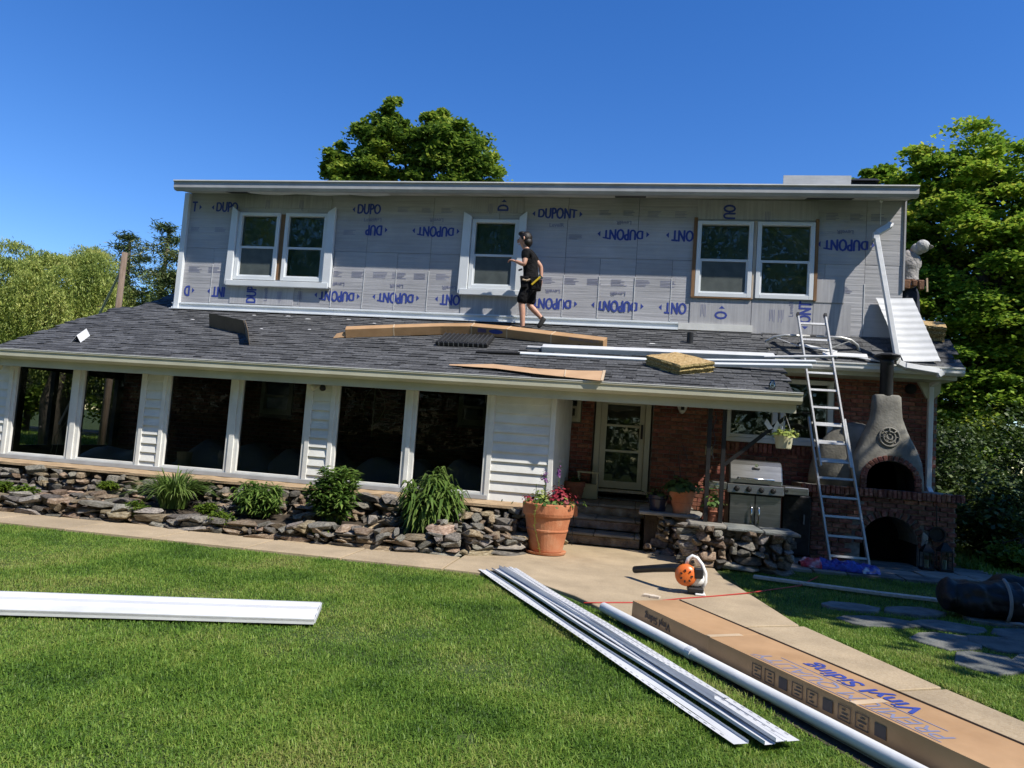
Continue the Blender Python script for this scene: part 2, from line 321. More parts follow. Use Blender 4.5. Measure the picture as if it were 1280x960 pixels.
def text_mesh(s, size, mat, bold=0., sx=1., shear=0., eye=0., width=None):
    key = (s, size, mat, bold, sx, shear, eye)
    if key in TXT: return TXT[key]
    cu = bpy.data.curves.new('lettering', 'FONT'); cu.body = s; cu.size = size; cu.align_x = 'CENTER'; cu.align_y = 'CENTER'; cu.shear = shear; cu.resolution_u = 3
    o = bpy.data.objects.new('lettering', cu); C.objects.link(o); me = evaluated_mesh(o, 'lettering'); me.materials.clear(); me.materials.append(MATS[mat])
    if bold:
        bm = bmesh.new(); bm.from_mesh(me)
        for k, (bx_, by_) in enumerate(((-1, 0), (1, 0), (0, -.5), (0, .5))):
            b2_ = bm.copy(); bmesh.ops.translate(b2_, verts=b2_.verts, vec=(bx_*bold/sx, by_*bold, .0004*(k+1))); tm = bpy.data.meshes.new('tmp'); b2_.to_mesh(tm); b2_.free()
            if k == 0: keep_ = []
            keep_.append(tm)
        for tm in keep_: bm.from_mesh(tm); bpy.data.meshes.remove(tm)
        bm.to_mesh(me); bm.free()
    w2 = (width or max(abs(v.co.x) for v in me.vertices)*2)*sx/2
    for v in me.vertices:
        v.co.x *= sx
        if eye: v.co.y *= 1-eye*(v.co.x/w2)**2
    TXT[key] = me; return me
def place_text(me, origin, xdir, ydir, parent, name='lettering'):
    """lay a flat print with its baseline along xdir, letter tops along ydir"""
    x = V(xdir).normalized(); y = V(ydir).normalized(); z = x.cross(y)
    o = bpy.data.objects.new(name, me); C.objects.link(o); o.parent = parent; p = V(origin)-W[parent.name]
    o.matrix_local = Matrix(((x.x, y.x, z.x, p.x), (x.y, y.y, z.y, p.y), (x.z, y.z, z.z, p.z), (0, 0, 0, 1))); W[o.name] = V(origin); return o
def minus(x0, x1, z0, z1, holes):
    xs = sorted({x0, x1, *[min(max(c, x0), x1) for h in holes for c in h[:2]]}); zs = sorted({z0, z1, *[min(max(c, z0), z1) for h in holes for c in h[2:]]})
    out = []
    for a, b in zip(xs, xs[1:]):
        for c, d in zip(zs, zs[1:]):
            mx, mz = (a+b)/2, (c+d)/2
            if b-a > 1e-4 and d-c > 1e-4 and not any(h[0] < mx < h[1] and h[2] < mz < h[3] for h in holes): out.append((a, b, c, d))
    return out
def spans_minus(a, b, cuts):
    segs = [(a, b)]
    for c, d in cuts:
        segs = [s for (p, q) in segs for s in ((p, min(q, c)), (max(p, d), q)) if s[1]-s[0] > .03]
    return segs
SL = .43; D = 13.2
def rz(y): return 3.75+SL*(y-D)
RN = V((0, -SL, 1)).normalized(); RS = V((0, 1, SL)).normalized()
def RP(x, y, h=0.): return V((x, y, rz(y)))+RN*h

# ------------------------------------------------------------------ ground
def poly_mask(P, poly):
    x, y = P[:, 0], P[:, 1]; ins = np.zeros(len(P), bool); n = len(poly)
    for i in range(n):
        (x1, y1), (x2, y2) = poly[i], poly[(i+1) % n]
        c = ((y1 > y) != (y2 > y)) & (x < (x2-x1)*(y-y1)/(y2-y1+1e-12)+x1); ins ^= c
    return ins
mb = MB(); mb.grid(lambda u, v: (-300+600*u, -150+600*v, -.012), 40, 40); g_ = mb.build('ground', 'lawn_soil', fix=False); g_['kind'] = 'structure'
mb = MB(); mb.add([(-60, 33, .01), (-8, 46, .01), (-8, 50, .01), (-60, 37, .01)], [(0, 1, 2, 3)]); r_ = mb.build('road', 'asphalt', fix=False); r_['kind'] = 'structure'
path = structure('path')
slabs = []
xs = [-13.4, -12.1, -10.85, -9.6, -8.35, -7.1, -5.85, -4.6, -3.35, -2.1]
for a, b in zip(xs, xs[1:]): slabs.append([(a+.012, 8.1), (b-.012, 8.12), (b-.012, 8.98), (a+.012, 8.96)])
slabs += [[(-2.09, 8.13), (-1.5, 8.10), (-1.02, 7.95), (-.52, 7.45), (-.2, 6.98), (.15, 6.42), (1.62, 7.22), (1.30, 8.9), (1.2, 9.3), (-2.09, 9.3)],
          [(-2.09, 9.325), (1.19, 9.325), (1.12, 10.9), (.6, 11.1), (-1.2, 11.1), (-1.5, 10.0), (-2.09, 9.7)],
          [(.165, 6.39), (.95, 5.02), (2.27, 5.72), (1.66, 7.19)], [(.965, 4.99), (1.75, 3.6), (2.98, 4.25), (2.29, 5.69)], [(1.765, 3.57), (2.8, 1.9), (3.9, 2.5), (3.0, 4.22)]]
for p in slabs:
    m_ = MB(); m_.prism([(x, y, -.05) for x, y in p], (0, 0, .075)); m_.build('concrete_slab', 'concrete', path, bevel=.006)
path_zones = [[(-14, 8.06), (-2.1, 8.1), (-1.5, 8.08), (-1.0, 7.92), (-.2, 6.95), (1.75, 3.55), (2.8, 1.85), (3.95, 2.4), (2.36, 5.75), (1.66, 7.3), (1.36, 8.9), (1.2, 10.9), (.6, 14), (-14, 14)]]
# stepping flags in the lawn on the right, patio before the oven
patio = structure('patio')
flags = [(2.50, 7.85, .42, .24, .3), (2.92, 7.30, .40, .27, .9), (3.22, 7.98, .36, .24, .1), (3.48, 7.42, .38, .30, .5), (2.98, 6.66, .40, .26, 1.1), (3.58, 6.78, .40, .33, .2), (3.98, 7.88, .44, .32, .4), (4.16, 7.18, .44, .34, 1.2), (4.30, 6.46, .44, .34, .1), (3.38, 6.02, .32, .22, .6), (4.78, 7.64, .46, .36, .8), (4.95, 6.88, .46, .36, .3), (2.42, 8.42, .32, .2, .2), (3.86, 5.66, .38, .28, .4), (4.76, 8.36, .42, .30, .1), (3.10, 8.52, .36, .22, .5), (3.9, 8.5, .4, .24, .3), (5.5, 7.3, .4, .4, .2), (4.7, 5.9, .4, .3, .5)]
flag_c = []
for i, (x, y, a, b, t) in enumerate(flags):
    p = []; r = random.Random(i)
    for k in range(9):
        an = 2*PI*k/9+r.uniform(-.25, .25); q = r.uniform(.86, 1.10); px, py = a*q*math.cos(an), b*q*math.sin(an)
        p.append((x+px*math.cos(t)-py*math.sin(t), y+px*math.sin(t)+py*math.cos(t), -.03))
    m_ = MB(); m_.prism(p, (0, 0, .044+.0013*i)); m_.build('flagstone', 'stone_warm' if i == 9 else 'bluestone', patio, bevel=.008); flag_c.append([(q[0], q[1]) for q in p])
r = random.Random(3)
yy = 10.75
for row in range(4):
    x = 2.05+row*.1
    while x < 6.6:
        wd = r.uniform(.45, .8); m_ = MB(); h = .02+r.uniform(0, .012); m_.prism([(x+.01, yy+r.uniform(0, .04), -.03), (x+wd-.015, yy+r.uniform(0, .04), -.03), (x+wd-.015+r.uniform(-.03, .02), yy+.42, -.03), (x+.01, yy+.43, -.03)], (0, 0, .03+h))
        m_.build('flagstone', 'slate_slab' if r.random() < .5 else 'bluestone', patio, bevel=.006); x += wd
    yy += .45
m_ = MB(); m_.add([(-.06, 6.6, -.004), (.1, 6.75, -.004), (2.4, 3.0, -.004), (2.0, 2.9, -.004)], [(0, 1, 2, 3)]); m_.build('soil_strip', 'soil', path, fix=False)
patio_zone = [(2.1, 10.72), (6.7, 10.72), (6.7, 13.3), (2.1, 13.3)]

# lawn blades
def wob(P, k, sd):
    x, y = P[:, 0]*k, P[:, 1]*k; a = 0
    for i in range(6): t = sd+i*1.9; f = 1.55**i*.6; a = a+np.sin(f*(x*math.cos(t)+y*math.sin(t))+3*t+1.3*np.sin(f*.7*(x*math.sin(t)-y*math.cos(t))))/(1+.35*i)
    return a/2.6
def grass(name, P, h0, h1, wd, seed, lean=.55):
    g = np.random.default_rng(seed); P = P[(wob(P, 2.1, 1.0)+.6*wob(P, 6, 4.0) > -1.45+.5*g.random(len(P))-.25)]; n = len(P); h = g.uniform(h0, h1, n)*np.clip(1+.45*wob(P, 3.1, 2.0)+.25*wob(P, 9, 3.0), .45, 1.9); an = g.uniform(0, 2*PI, n); ln = np.abs(g.normal(0, lean, n)); wi = wd*g.uniform(.6, 1.3, n)
    side = np.stack([np.cos(an), np.sin(an), np.zeros(n)], 1); fo = np.stack([-np.sin(an), np.cos(an), np.zeros(n)], 1)
    b = np.concatenate([P, np.full((n, 1), -.015)], 1); z = np.array([0, 0, 1.])
    mid = b+z*(h*.6)[:, None]+fo*(ln*h*.35)[:, None]; tip = b+z*(h*np.clip(1.05-.35*ln, .35, 1))[:, None]+fo*(ln*h)[:, None]
    v = np.stack([b-side*wi[:, None]/2, b+side*wi[:, None]/2, mid+side*wi[:, None]*.42, mid-side*wi[:, None]*.42, tip], 1).reshape(-1, 3); k = np.arange(n)*5
    q = np.stack([k, k+1, k+2, k+3], 1); t = np.stack([k+3, k+2, k+4], 1)
    me = np_mesh(name, v, q, 'grass_blade', t); o = link(name, me, None, 'stuff'); return o
g = np.random.default_rng(11)
def scatter(x0, x1, y0, y1, dens):
    n = int((x1-x0)*(y1-y0)*dens); return np.stack([g.uniform(x0, x1, n), g.uniform(y0, y1, n)], 1)
soil_strip = [(-.02, 6.6), (.08, 6.7), (1.95, 3.5), (1.72, 3.42)]
def keep(P, zones=path_zones+flag_c+[patio_zone, soil_strip]):
    m = np.ones(len(P), bool)
    for z in zones: m &= ~poly_mask(P, z)
    return P[m]
def in_view(P, mrg=.06):
    # bearing limits of the lens, with a margin
    t = P[:, 0]/np.maximum(P[:, 1], .1); return P[(t > -1.08-mrg) & (t < .62+mrg)]
A = in_view(keep(scatter(-5.5, 3, 2.4, 4.6, 13500))); B = in_view(keep(scatter(-9.5, 5, 4.6, 8.2, 7200))); Cc = in_view(keep(scatter(1.0, 8, 4.2, 11, 3600)))
o = grass('grass', np.concatenate([A, B, Cc]), .02, .047, .0055, 5, 1.1); tag(o, 'mown green lawn of fine blades in front of the house', 'grass')
Bk = scatter(-45, -10.8, 9, 34, 90); Bk2 = scatter(5.4, 12, 11, 16, 500)
o = grass('grass', np.concatenate([Bk, Bk2]), .06, .16, .03, 6); tag(o, 'rough grass in the yard beyond the porch and the oven', 'grass')

# ------------------------------------------------------------------ house
house = thing('house', 'two storey house with grey foam sheathed upper wall above a shingled porch roof', 'house', (-2.5, 13.2, 0))
ZB, ZT = 3.9, 6.20
open_up = [(-8.28, -7.40, 4.44, 5.80), (-7.24, -6.36, 4.44, 5.80), (-3.32, -2.44, 4.41, 5.74), (.94, 1.89, 4.41, 5.78), (2.0, 2.95, 4.41, 5.78)]
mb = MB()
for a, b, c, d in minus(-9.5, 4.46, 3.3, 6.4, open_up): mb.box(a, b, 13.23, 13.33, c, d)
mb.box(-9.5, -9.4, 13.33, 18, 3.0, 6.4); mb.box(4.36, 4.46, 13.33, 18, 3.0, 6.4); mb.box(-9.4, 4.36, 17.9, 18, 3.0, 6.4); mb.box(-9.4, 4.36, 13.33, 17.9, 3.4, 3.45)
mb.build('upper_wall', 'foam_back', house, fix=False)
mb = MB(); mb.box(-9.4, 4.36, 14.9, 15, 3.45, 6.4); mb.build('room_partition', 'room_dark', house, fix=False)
# insulation panels, clipped at the windows
xs = [-9.47+.665*i for i in range(21)]+[4.46]
for row, (z0, z1) in enumerate(((ZB-.14, 5.06), (5.06, ZT+.06))):
    for a, b in zip(xs, xs[1:]):
        if row and b < 4.3 and xs.index(a) % 2: continue
        if row: b = min(b+.665, 4.46)
        if b-a < .05: continue
        pr = minus(a+.0035, b-.0035, z0+.003, z1-.003, open_up)
        if not pr: continue
        mb = MB(); y0 = 13.2+rnd.uniform(-.003, .003)
        for q in pr: mb.box(q[0], q[1], y0, 13.228, q[2], q[3])
        mb.build('insulation_panel', 'foam', house, fix=False)
# fluted patches with the boards turned upright
for a, b, c, d in ((-8.35, -6.95, 3.92, 4.30), (-8.3, -6.3, 5.93, ZT), (-3.46, -2.35, 3.90, 4.27), (-3.4, -2.35, 5.90, ZT), (.86, 1.93, 3.80, 4.36), (1.94, 2.98, 3.76, 4.36), (2.99, 3.62, 3.76, 4.33), (.9, 3.02, 5.84, ZT), (3.0, 3.5, 4.36, 4.78)):
    mb = MB(); mb.box(a, b, 13.184, 13.195, c, d); mb.build('insulation_patch', 'foam_v', house)
# fold lines show white on the lower course
for a in xs[1:-1]:
    if any(h0-.12 < a < h1+.12 for h0, h1 in ((-8.3, -6.9), (-3.5, -2.3), (.86, 3.6))): continue
    mb = MB(); mb.box(a-.007, a+.007, 13.190, 13.1935, 3.92, 4.72); mb.build('fold_line', 'vinyl', house, fix=False)
YT = 13.1955
def dupont(x, z, s='DUPONT', inv=False, rot=None, arrows=(1, 1)):
    me = text_mesh(s, .31, 'ink', .010, .58, 0, .32, 1.3)
    xd, yd = (V((1, 0, 0)), V((0, 0, 1))) if not inv else (V((-1, 0, 0)), V((0, 0, -1)))
    if rot: xd, yd = (V((0, 0, rot)), V((-rot, 0, 0)))
    y = YT-(.0125 if rot else 0)
    place_text(me, (x, y, z), xd, yd, house, 'printed_lettering')
    hw = max(abs(v.co.x) for v in me.vertices)+.045
    for sg, on in ((-1, arrows[0]), (1, arrows[1])):
        if on:
            c = V((x, y, z))+xd*sg*hw; m_ = MB(); m_.add([c+yd*.055, c-yd*.055, c+xd*sg*.055], [(0, 1, 2)]); m_.build('printed_mark', 'ink', house)
def small(x, z, inv=True, rot=None):
    me = text_mesh('LevelR', .105, 'ink_grey', .002, 1)
    xd, yd = (V((-1, 0, 0)), V((0, 0, -1))) if inv else (V((1, 0, 0)), V((0, 0, 1)))
    if rot: xd, yd = (V((0, 0, rot)), V((-rot, 0, 0)))
    place_text(me, (x, YT-(.0125 if rot else 0), z), xd, yd, house, 'printed_lettering')
def printblock(x, z, wd=.2, rows=5, up=False, seed=0):
    r = random.Random(seed+int(x*100)); mb = MB()
    for k in range(rows):
        l = wd*r.uniform(.6, 1); o = k*.026
        if up: mb.box(x+o, x+o+.009, YT-.0135, YT-.0125, z-l, z)
        else: mb.box(x, x+l, YT, YT+.0005, z-o-.009, z-o)
    mb.build('printed_text_block', 'ink_grey', house, fix=False)
for x, z, s, inv, ar in ((-1.7, 5.90, 'DUPONT', False, (1, 1)), (-5.50, 5.93, 'DUPO', False, (1, 0)), (-8.62, 5.93, 'DUPO', False, (1, 0)), (-9.36, 5.93, 'T', False, (0, 1)),
                         (-4.08, 5.52, 'DUPONT', True, (1, 1)), (-.43, 5.53, 'DUPONT', True, (1, 1)), (.66, 5.53, 'ONT', True, (0, 1)), (3.50, 5.42, 'DUPONT', True, (1, 1)), (-5.36, 5.52, 'DUP', True, (1, 0)),
                         (-6.02, 4.16, 'DUPONT', True, (1, 1)), (-4.79, 4.17, 'DUPONT', True, (1, 1)), (-3.68, 4.17, 'ONT', True, (0, 1)), (-1.69, 4.17, 'DUPONT', True, (1, 1)), (-.46, 4.17, 'DUPONT', True, (1, 1)), (.60, 4.17, 'ONT', True, (0, 1)), (-8.62, 4.16, 'INT', True, (0, 1)), (-9.34, 4.16, 'D', True, (1, 0))):
    dupont(x, z, s, inv, None, ar)
dupont(-7.86, 4.11, 'DUP', rot=1, arrows=(1, 0)); dupont(1.46, 5.98, 'OU', rot=-1, arrows=(0, 1)); dupont(2.86, 4.17, 'ONT', rot=1, arrows=(1, 0)); dupont(1.42, 4.06, 'O', rot=1, arrows=(0, 1)); dupont(-2.75, 6.0, 'D', rot=1, arrows=(0, 1))
for x, z in ((-4.08, 5.74), (-.43, 5.75), (3.48, 5.65), (-5.36, 5.73), (-6.02, 4.40), (-4.79, 4.40), (-1.69, 4.40), (-.46, 4.40), (-3.72, 4.4)): small(x, z)
small(-1.7, 5.68, False); small(-5.45, 5.72, False); small(2.62, 4.22, rot=1); small(-7.55, 4.13, rot=1)
for x in (-9.4, -8.85, -6.0, -5.5, -4.9, -4.4, -4.0, -1.45, -.9, -.45, 0, .5, 3.15, 3.55, 3.9): printblock(x, 5.98 if x > -5 and x not in (-1.45,) else 5.5, .26, 4 if x < 0 else 5)
for x in (-9.35, -8.9, -6.25, -5.75, -5.3, -4.9, -4.45, -4.0, -1.95, -1.5, -1.05, -.6, -.15, .3, 3.1, 3.35): printblock(x, 4.66, .3, 5, seed=3)
for x, z in ((-7.3, 4.2), (-7.75, 6.1), (-7.0, 6.1), (-3.05, 6.08), (1.05, 4.25), (2.25, 4.2), (2.4, 4.2), (2.1, 6.0), (-6.85, 4.22)): printblock(x, z, .24, 4, True)
# corner trim, flashing strips, drop of the wall edge
mb = MB(); mb.box(-9.57, -9.46, 13.12, 13.22, 3.76, 6.21); mb.build('corner_trim', 'alum_white', house, bevel=.004)
mb = MB(); mb.box(4.447, 4.475, 13.17, 13.25, 4.62, 6.22); mb.build('corner_trim', 'foam_v', house)
for a, b in ((-9.62, -6.05), (-6.045, -2.6), (-2.595, .66)):
    mb = MB(); mb.box(a, b, 13.135, 13.18, 3.765, 3.80); mb.box(a, b, 13.165, 13.181, 3.80, 3.90); mb.box(a, b, 13.14, 13.164, 3.865, 3.885); mb.box(a, b, 13.06, 13.134, 3.742, 3.757)
    mb.build('starter_strip', 'alum_white', house)
mb = MB(); mb.box(.664, 1.96, 13.14, 13.18, 3.765, 3.89); mb.build('starter_strip', 'white_paint', house)
# windows of the upper floor
def window_unit(x0, x1, z0, z1, yf=13.15, glassy='window_glass', low='insect_screen', fr=.055, rail=None, mat='alum_white'):
    f = MB()
    f.box(x0-.02, x0+fr, yf, 13.30, z0-.02, z1+.02); f.box(x1-fr, x1+.02, yf, 13.30, z0-.02, z1+.02); f.box(x0+fr, x1-fr, yf, 13.30, z0-.02, z0+fr); f.box(x0+fr, x1-fr, yf, 13.30, z1-fr*.8, z1+.02)
    o = f.build('window', mat, house, bevel=.004); m = rail or (z0+z1)/2-.02
    s = MB(); a, b = x0+fr, x1-fr
    s.box(a, b, yf+.03, yf+.06, m-.022, m+.022); s.box(a, a+.03, yf+.032, yf+.058, z0+fr, m-.022); s.box(b-.03, b, yf+.032, yf+.058, z0+fr, m-.022); s.box(a+.03, b-.03, yf+.032, yf+.058, z0+fr, z0+fr+.03)
    s.build('sash', mat, o)
    p = MB(); p.box(a, b, yf+.075, yf+.08, m+.022, z1-fr*.8); p.build('pane', glassy, o, fix=False)
    p = MB(); p.box(a+.03, b-.03, yf+.045, yf+.05, z0+fr+.03, m-.022); p.build('pane', low, o, fix=False)
    if yf < 13.16: p = MB(); p.box(a, b, yf+.12, yf+.125, z0+fr, z1-fr); p.build('pane_backing', 'backing_grey', o, fix=False)  # added plate close behind the glass, lightens the dark upstairs panes
    return o
for i, (a, b, c, d) in enumerate(open_up):
    window_unit(a, b, c, d, low='insect_screen' if i in (0, 2, 3) else 'window_glass')
def casing(x0, x1, z0, z1, inner0, inner1):
    m_ = MB(); m_.prism([(x0, 13.1, z0), (inner0-.03, 13.1, z0+.04), (inner0-.03, 13.1, z1-.06), (x0+.02, 13.1, z1+.03)], (0, .085, 0)); m_.build('window_casing', 'alum_white', house, bevel=.005)
    m_ = MB(); m_.prism([(inner1+.03, 13.1, z0+.04), (x1, 13.1, z0), (x1-.01, 13.1, z1+.05), (inner1+.03, 13.1, z1-.06)], (0, .085, 0)); m_.build('window_casing', 'alum_white', house, bevel=.005)
    m_ = MB(); m_.box(x0+.04, x1-.03, 13.085, 13.18, z0-.02, z0+.09); m_.build('window_sill', 'alum_white', house, bevel=.005)
casing(-8.46, -6.16, 4.30, 5.90, -8.28, -6.36); casing(-3.53, -2.26, 4.28, 5.86, -3.32, -2.44)
mb = MB(); mb.box(-7.375, -7.265, 13.19, 13.27, 4.44, 5.80); mb.build('mullion_board', 'wood', house)
for a, b in ((.855, .915), (2.975, 3.03)): mb = MB(); mb.box(a, b, 13.15, 13.2, 4.38, 5.86); mb.build('window_jack_board', 'wood', house)
mb = MB(); mb.box(1.92, 1.97, 13.17, 13.25, 4.38, 5.82); mb.build('mullion_board', 'board_pale', house)
mb = MB(); mb.box(.86, 1.93, 13.15, 13.19, 4.365, 4.385); mb.build('window_jack_board', 'wood', house)
# eave of the upper roof: gutter, fascia, soffit boards with missing pieces, roof above
mb = MB(); X0, X1 = -9.49, 4.48
mb.prism([(X0, 12.75, 6.11), (X0, 12.67, 6.11), (X0, 12.635, 6.155), (X0, 12.635, 6.255), (X0, 12.615, 6.27), (X0, 12.615, 6.285), (X0, 12.75, 6.285)], (X1-X0, 0, 0)); gt = mb.build('gutter', 'gutter_grey', house)
mb = MB(); mb.box(X0, X1, 12.605, 12.78, 6.28, 6.30); mb.build('drip_edge', 'white_paint', house)
mb = MB(); mb.box(X0+.02, X1-.02, 12.752, 12.78, 6.125, 6.279); mb.build('fascia', 'fascia_old', house)
gaps = [(-8.55, -7.9), (-7.2, -7.05), (-5.95, -5.4), (-.62, -.05), (2.76, 3.55)]
for a, b in spans_minus(-9.47, 4.46, gaps):
    mb = MB(); t = rnd.uniform(-.012, .006); mb.add([(a, 12.782, 6.14), (b, 12.782, 6.14), (b, 13.18, 6.225+t), (a, 13.18, 6.225+t), (a, 12.782, 6.155), (b, 12.782, 6.155), (b, 13.18, 6.24+t), (a, 13.18, 6.24+t)], [(3, 2, 1, 0), (4, 5, 6, 7), (0, 1, 5, 4), (1, 2, 6, 5), (2, 3, 7, 6), (3, 0, 4, 7)]); mb.build('soffit_board', 'fascia_old', house)
mb = MB(); mb.grid(lambda u, v: (-8.0+3.0*u, 12.80+.25*v, 6.135+.05*v-.03*abs(math.sin(u*9))*v), 24, 2); mb.build('loose_soffit_strip', 'white_paint', house, fix=False)
for a, b in gaps[2:]:
    mb = MB()
    for k in range(6): mb.box(a, b, 12.80+k*.06, 12.83+k*.06, 6.15+k*.0128, 6.156+k*.0128)
    mb.build('soffit_vent', 'vent_grille', house, fix=False)
mb = MB(); mb.prism([(-9.48, 12.76, 6.31), (-9.48, 15.6, 6.9), (-9.48, 18.4, 6.4), (-9.48, 18.4, 6.3), (-9.48, 15.6, 6.75), (-9.48, 12.8, 6.15)], (13.95, 0, 0)); mb.build('upper_roof', 'roof_deck', house)
mb = MB(); mb.box(3.6, 4.0, 13.3, 13.7, 6.4, 6.62); mb.prism([(3.55, 13.25, 6.62), (4.05, 13.25, 6.62), (4.0, 13.3, 6.67), (3.6, 13.3, 6.67)], (0, .5, 0)); mb.build('roof_vent', 'black_metal', house)
mb = MB(); mb.tube([(4.0, 13.0, 6.16), (4.0, 13.0, 5.72)], .004, 5); mb.lathe([(.02, 6.13), (.03, 6.15), (.02, 6.17)], (4.0, 13.0, 0), 8); mb.build('hanging_wire', 'white_paint', house)

# lower roof: deck, shingles, eaves
XL, XR, YE = -10.85, 2.13, 10.2
mb = MB()
def deck(x0, x1, y0, y1, t=.14): mb.add([RP(x0, y0), RP(x1, y0), RP(x1, y1), RP(x0, y1), RP(x0, y0, -t), RP(x1, y0, -t), RP(x1, y1, -t), RP(x0, y1, -t)], [(0, 1, 2, 3), (7, 6, 5, 4), (0, 4, 5, 1), (1, 5, 6, 2), (2, 6, 7, 3), (3, 7, 4, 0)])
deck(XL+.02, XR-.02, YE+.02, 13.22); deck(XL+.3, -9.5, 13.22, 14.4)
mb.build('roof_deck', 'roof_deck', house)
def rz2(x, y): return 3.76+.86*(y-D)
mb = MB(); mb.add([(2.13, 12.60, rz2(0, 12.6)), (5.12, 12.6, rz2(0, 12.6)), (5.12, 13.21, rz2(0, 13.21)), (2.13, 13.21, rz2(0, 13.21)), (2.13, 12.6, 3.1), (5.12, 12.6, 3.1), (5.12, 13.21, 3.1), (2.13, 13.21, 3.1)], [(0, 1, 2, 3), (7, 6, 5, 4), (0, 4, 5, 1), (1, 5, 6, 2), (2, 6, 7, 3), (3, 7, 4, 0)])
mb.add([(4.48, 13.21, rz2(0, 13.21)), (5.12, 13.21, rz2(0, 13.21)), (5.12, 15, 4.5), (4.48, 15, 4.5), (4.48, 13.21, 3.6), (5.12, 13.21, 3.6), (5.12, 15, 3.6), (4.48, 15, 3.6)], [(0, 1, 2, 3), (7, 6, 5, 4), (0, 4, 5, 1), (1, 5, 6, 2), (2, 6, 7, 3), (3, 7, 4, 0)])
mb.build('roof_deck', 'roof_deck', house)
def sh_mesh(wd, th):
    m_ = MB(); L = .24; m_.add([(-wd/2, 0, 0), (wd/2, 0, 0), (wd/2, L, -.006), (-wd/2, L, -.006), (-wd/2, 0, th), (wd/2, 0, th), (wd/2, L, .002), (-wd/2, L, .002)], [(3, 2, 1, 0), (4, 5, 6, 7), (0, 1, 5, 4), (1, 2, 6, 5), (2, 3, 7, 6), (3, 0, 4, 7)])
    return m_.mesh('shingle', 'shingle')
SHW = (.14, .2, .26, .33, .17); SHM = [sh_mesh(a, t) for a, t in zip(SHW, (.024, .014, .022, .013, .017))]
ang = math.atan(SL); ex = .128; near = []; rest = {i: [] for i in range(5)}
r = random.Random(5); y = YE-.03; row = 0
while y < 14.35:
    x = XL-r.uniform(0, .2); x1 = XR if y < 13.18 else -9.52; x0 = XL if y < 12.9 else XL+.25
    while x < x1+.02:
        k = r.randrange(5); wd = SHW[k]; cx = x+wd/2
        if cx-wd/2 > x0-.04 and cx+wd/2 < x1+.06:
            it = (RP(cx, y+r.uniform(-.004, .004), .006), (ang, 0, r.uniform(-.006, .006)), (1, 1, 1))
            near.append((k, it)) if row < 9 and -3.6 < cx and len(near) < 290 else rest[k].append(it)
        x += wd+.004
    y += ex*math.cos(ang); row += 1
for k, (loc, rot, sc) in near: inst('shingle', SHM[k], loc, house, rot)
for k in rest: join_pieces('shingles', SHM[k], rest[k], 'shingle', house)
ang2 = math.atan(.86); rest = {i: [] for i in range(5)}; y = 12.58
while y < 13.2:
    x = 2.13
    while x < 5.1:
        k = r.randrange(5); wd = SHW[k]; cx = x+wd/2; rest[k].append(((cx, y, rz2(0, y)+.006), (ang2, 0, 0), (1, 1, 1))); x += wd+.004
    y += ex*math.cos(ang2)
while y < 14.9:
    x = 4.5
    while x < 4.95: rest[1].append(((x+.1, y, 3.765+.41*(y-13.21)+.012), (.39, 0, 0), (1, 1, 1))); x += .204
    y += ex*.92
for k in rest:
    if rest[k]: join_pieces('shingles', SHM[k], rest[k], 'shingle', house)
# porch gutter, fascia, header, soffit
mb = MB(); X0, X1 = -10.95, 2.20
mb.prism([(X0, 10.22, 2.31), (X0, 10.13, 2.31), (X0, 10.085, 2.35), (X0, 10.085, 2.42), (X0, 10.07, 2.435), (X0, 10.07, 2.455), (X0, 10.22, 2.455)], (X1-X0, 0, 0)); mb.build('gutter', 'cream_paint', house)
mb = MB(); mb.box(X0, X1, 10.065, 10.22, 2.457, 2.468); mb.build('drip_edge', 'white_paint', house)
mb = MB(); mb.box(X0+.03, X1-.05, 10.222, 10.25, 2.19, 2.44); mb.build('fascia', 'cream_paint', house)
mb = MB(); mb.box(X0+.03, X1-.06, 10.252, 10.54, 2.25, 2.27); mb.box(-1.17, X1-.06, 10.54, 13.18, 2.36, 2.38); mb.build('soffit', 'cream_paint', house)
mb = MB(); mb.box(X0+.2, XR-.1, 10.56, 10.66, 2.30, 2.62); mb.build('porch_header', 'cream_paint', house)
mb = MB(); mb.prism([(2.09, 10.25, 2.20), (2.09, 10.25, 2.40), (2.09, 12.6, rz(12.6)-.03), (2.09, 12.6, rz(12.6)-.24)], (.045, 0, 0)); mb.build('rake_board', 'cream_paint', house)
mb = MB(); mb.prism([(XL, 10.25, 2.20), (XL, 10.25, 2.44), (XL, 13.2, 3.72), (XL, 13.2, 3.5)], (.03, 0, 0)); mb.build('rake_board', 'cream_paint', house)
mb = MB(); mb.prism([(2.16, 12.60, 3.09), (2.16, 12.52, 3.09), (2.16, 12.485, 3.13), (2.16, 12.485, 3.19), (2.16, 12.47, 3.2), (2.16, 12.47, 3.225), (2.16, 12.6, 3.225)], (3.03, 0, 0)); mb.build('gutter', 'white_paint', house)
mb = MB(); mb.box(2.18, 5.12, 12.602, 13.17, 3.02, 3.09); mb.build('soffit', 'cream_paint', house)
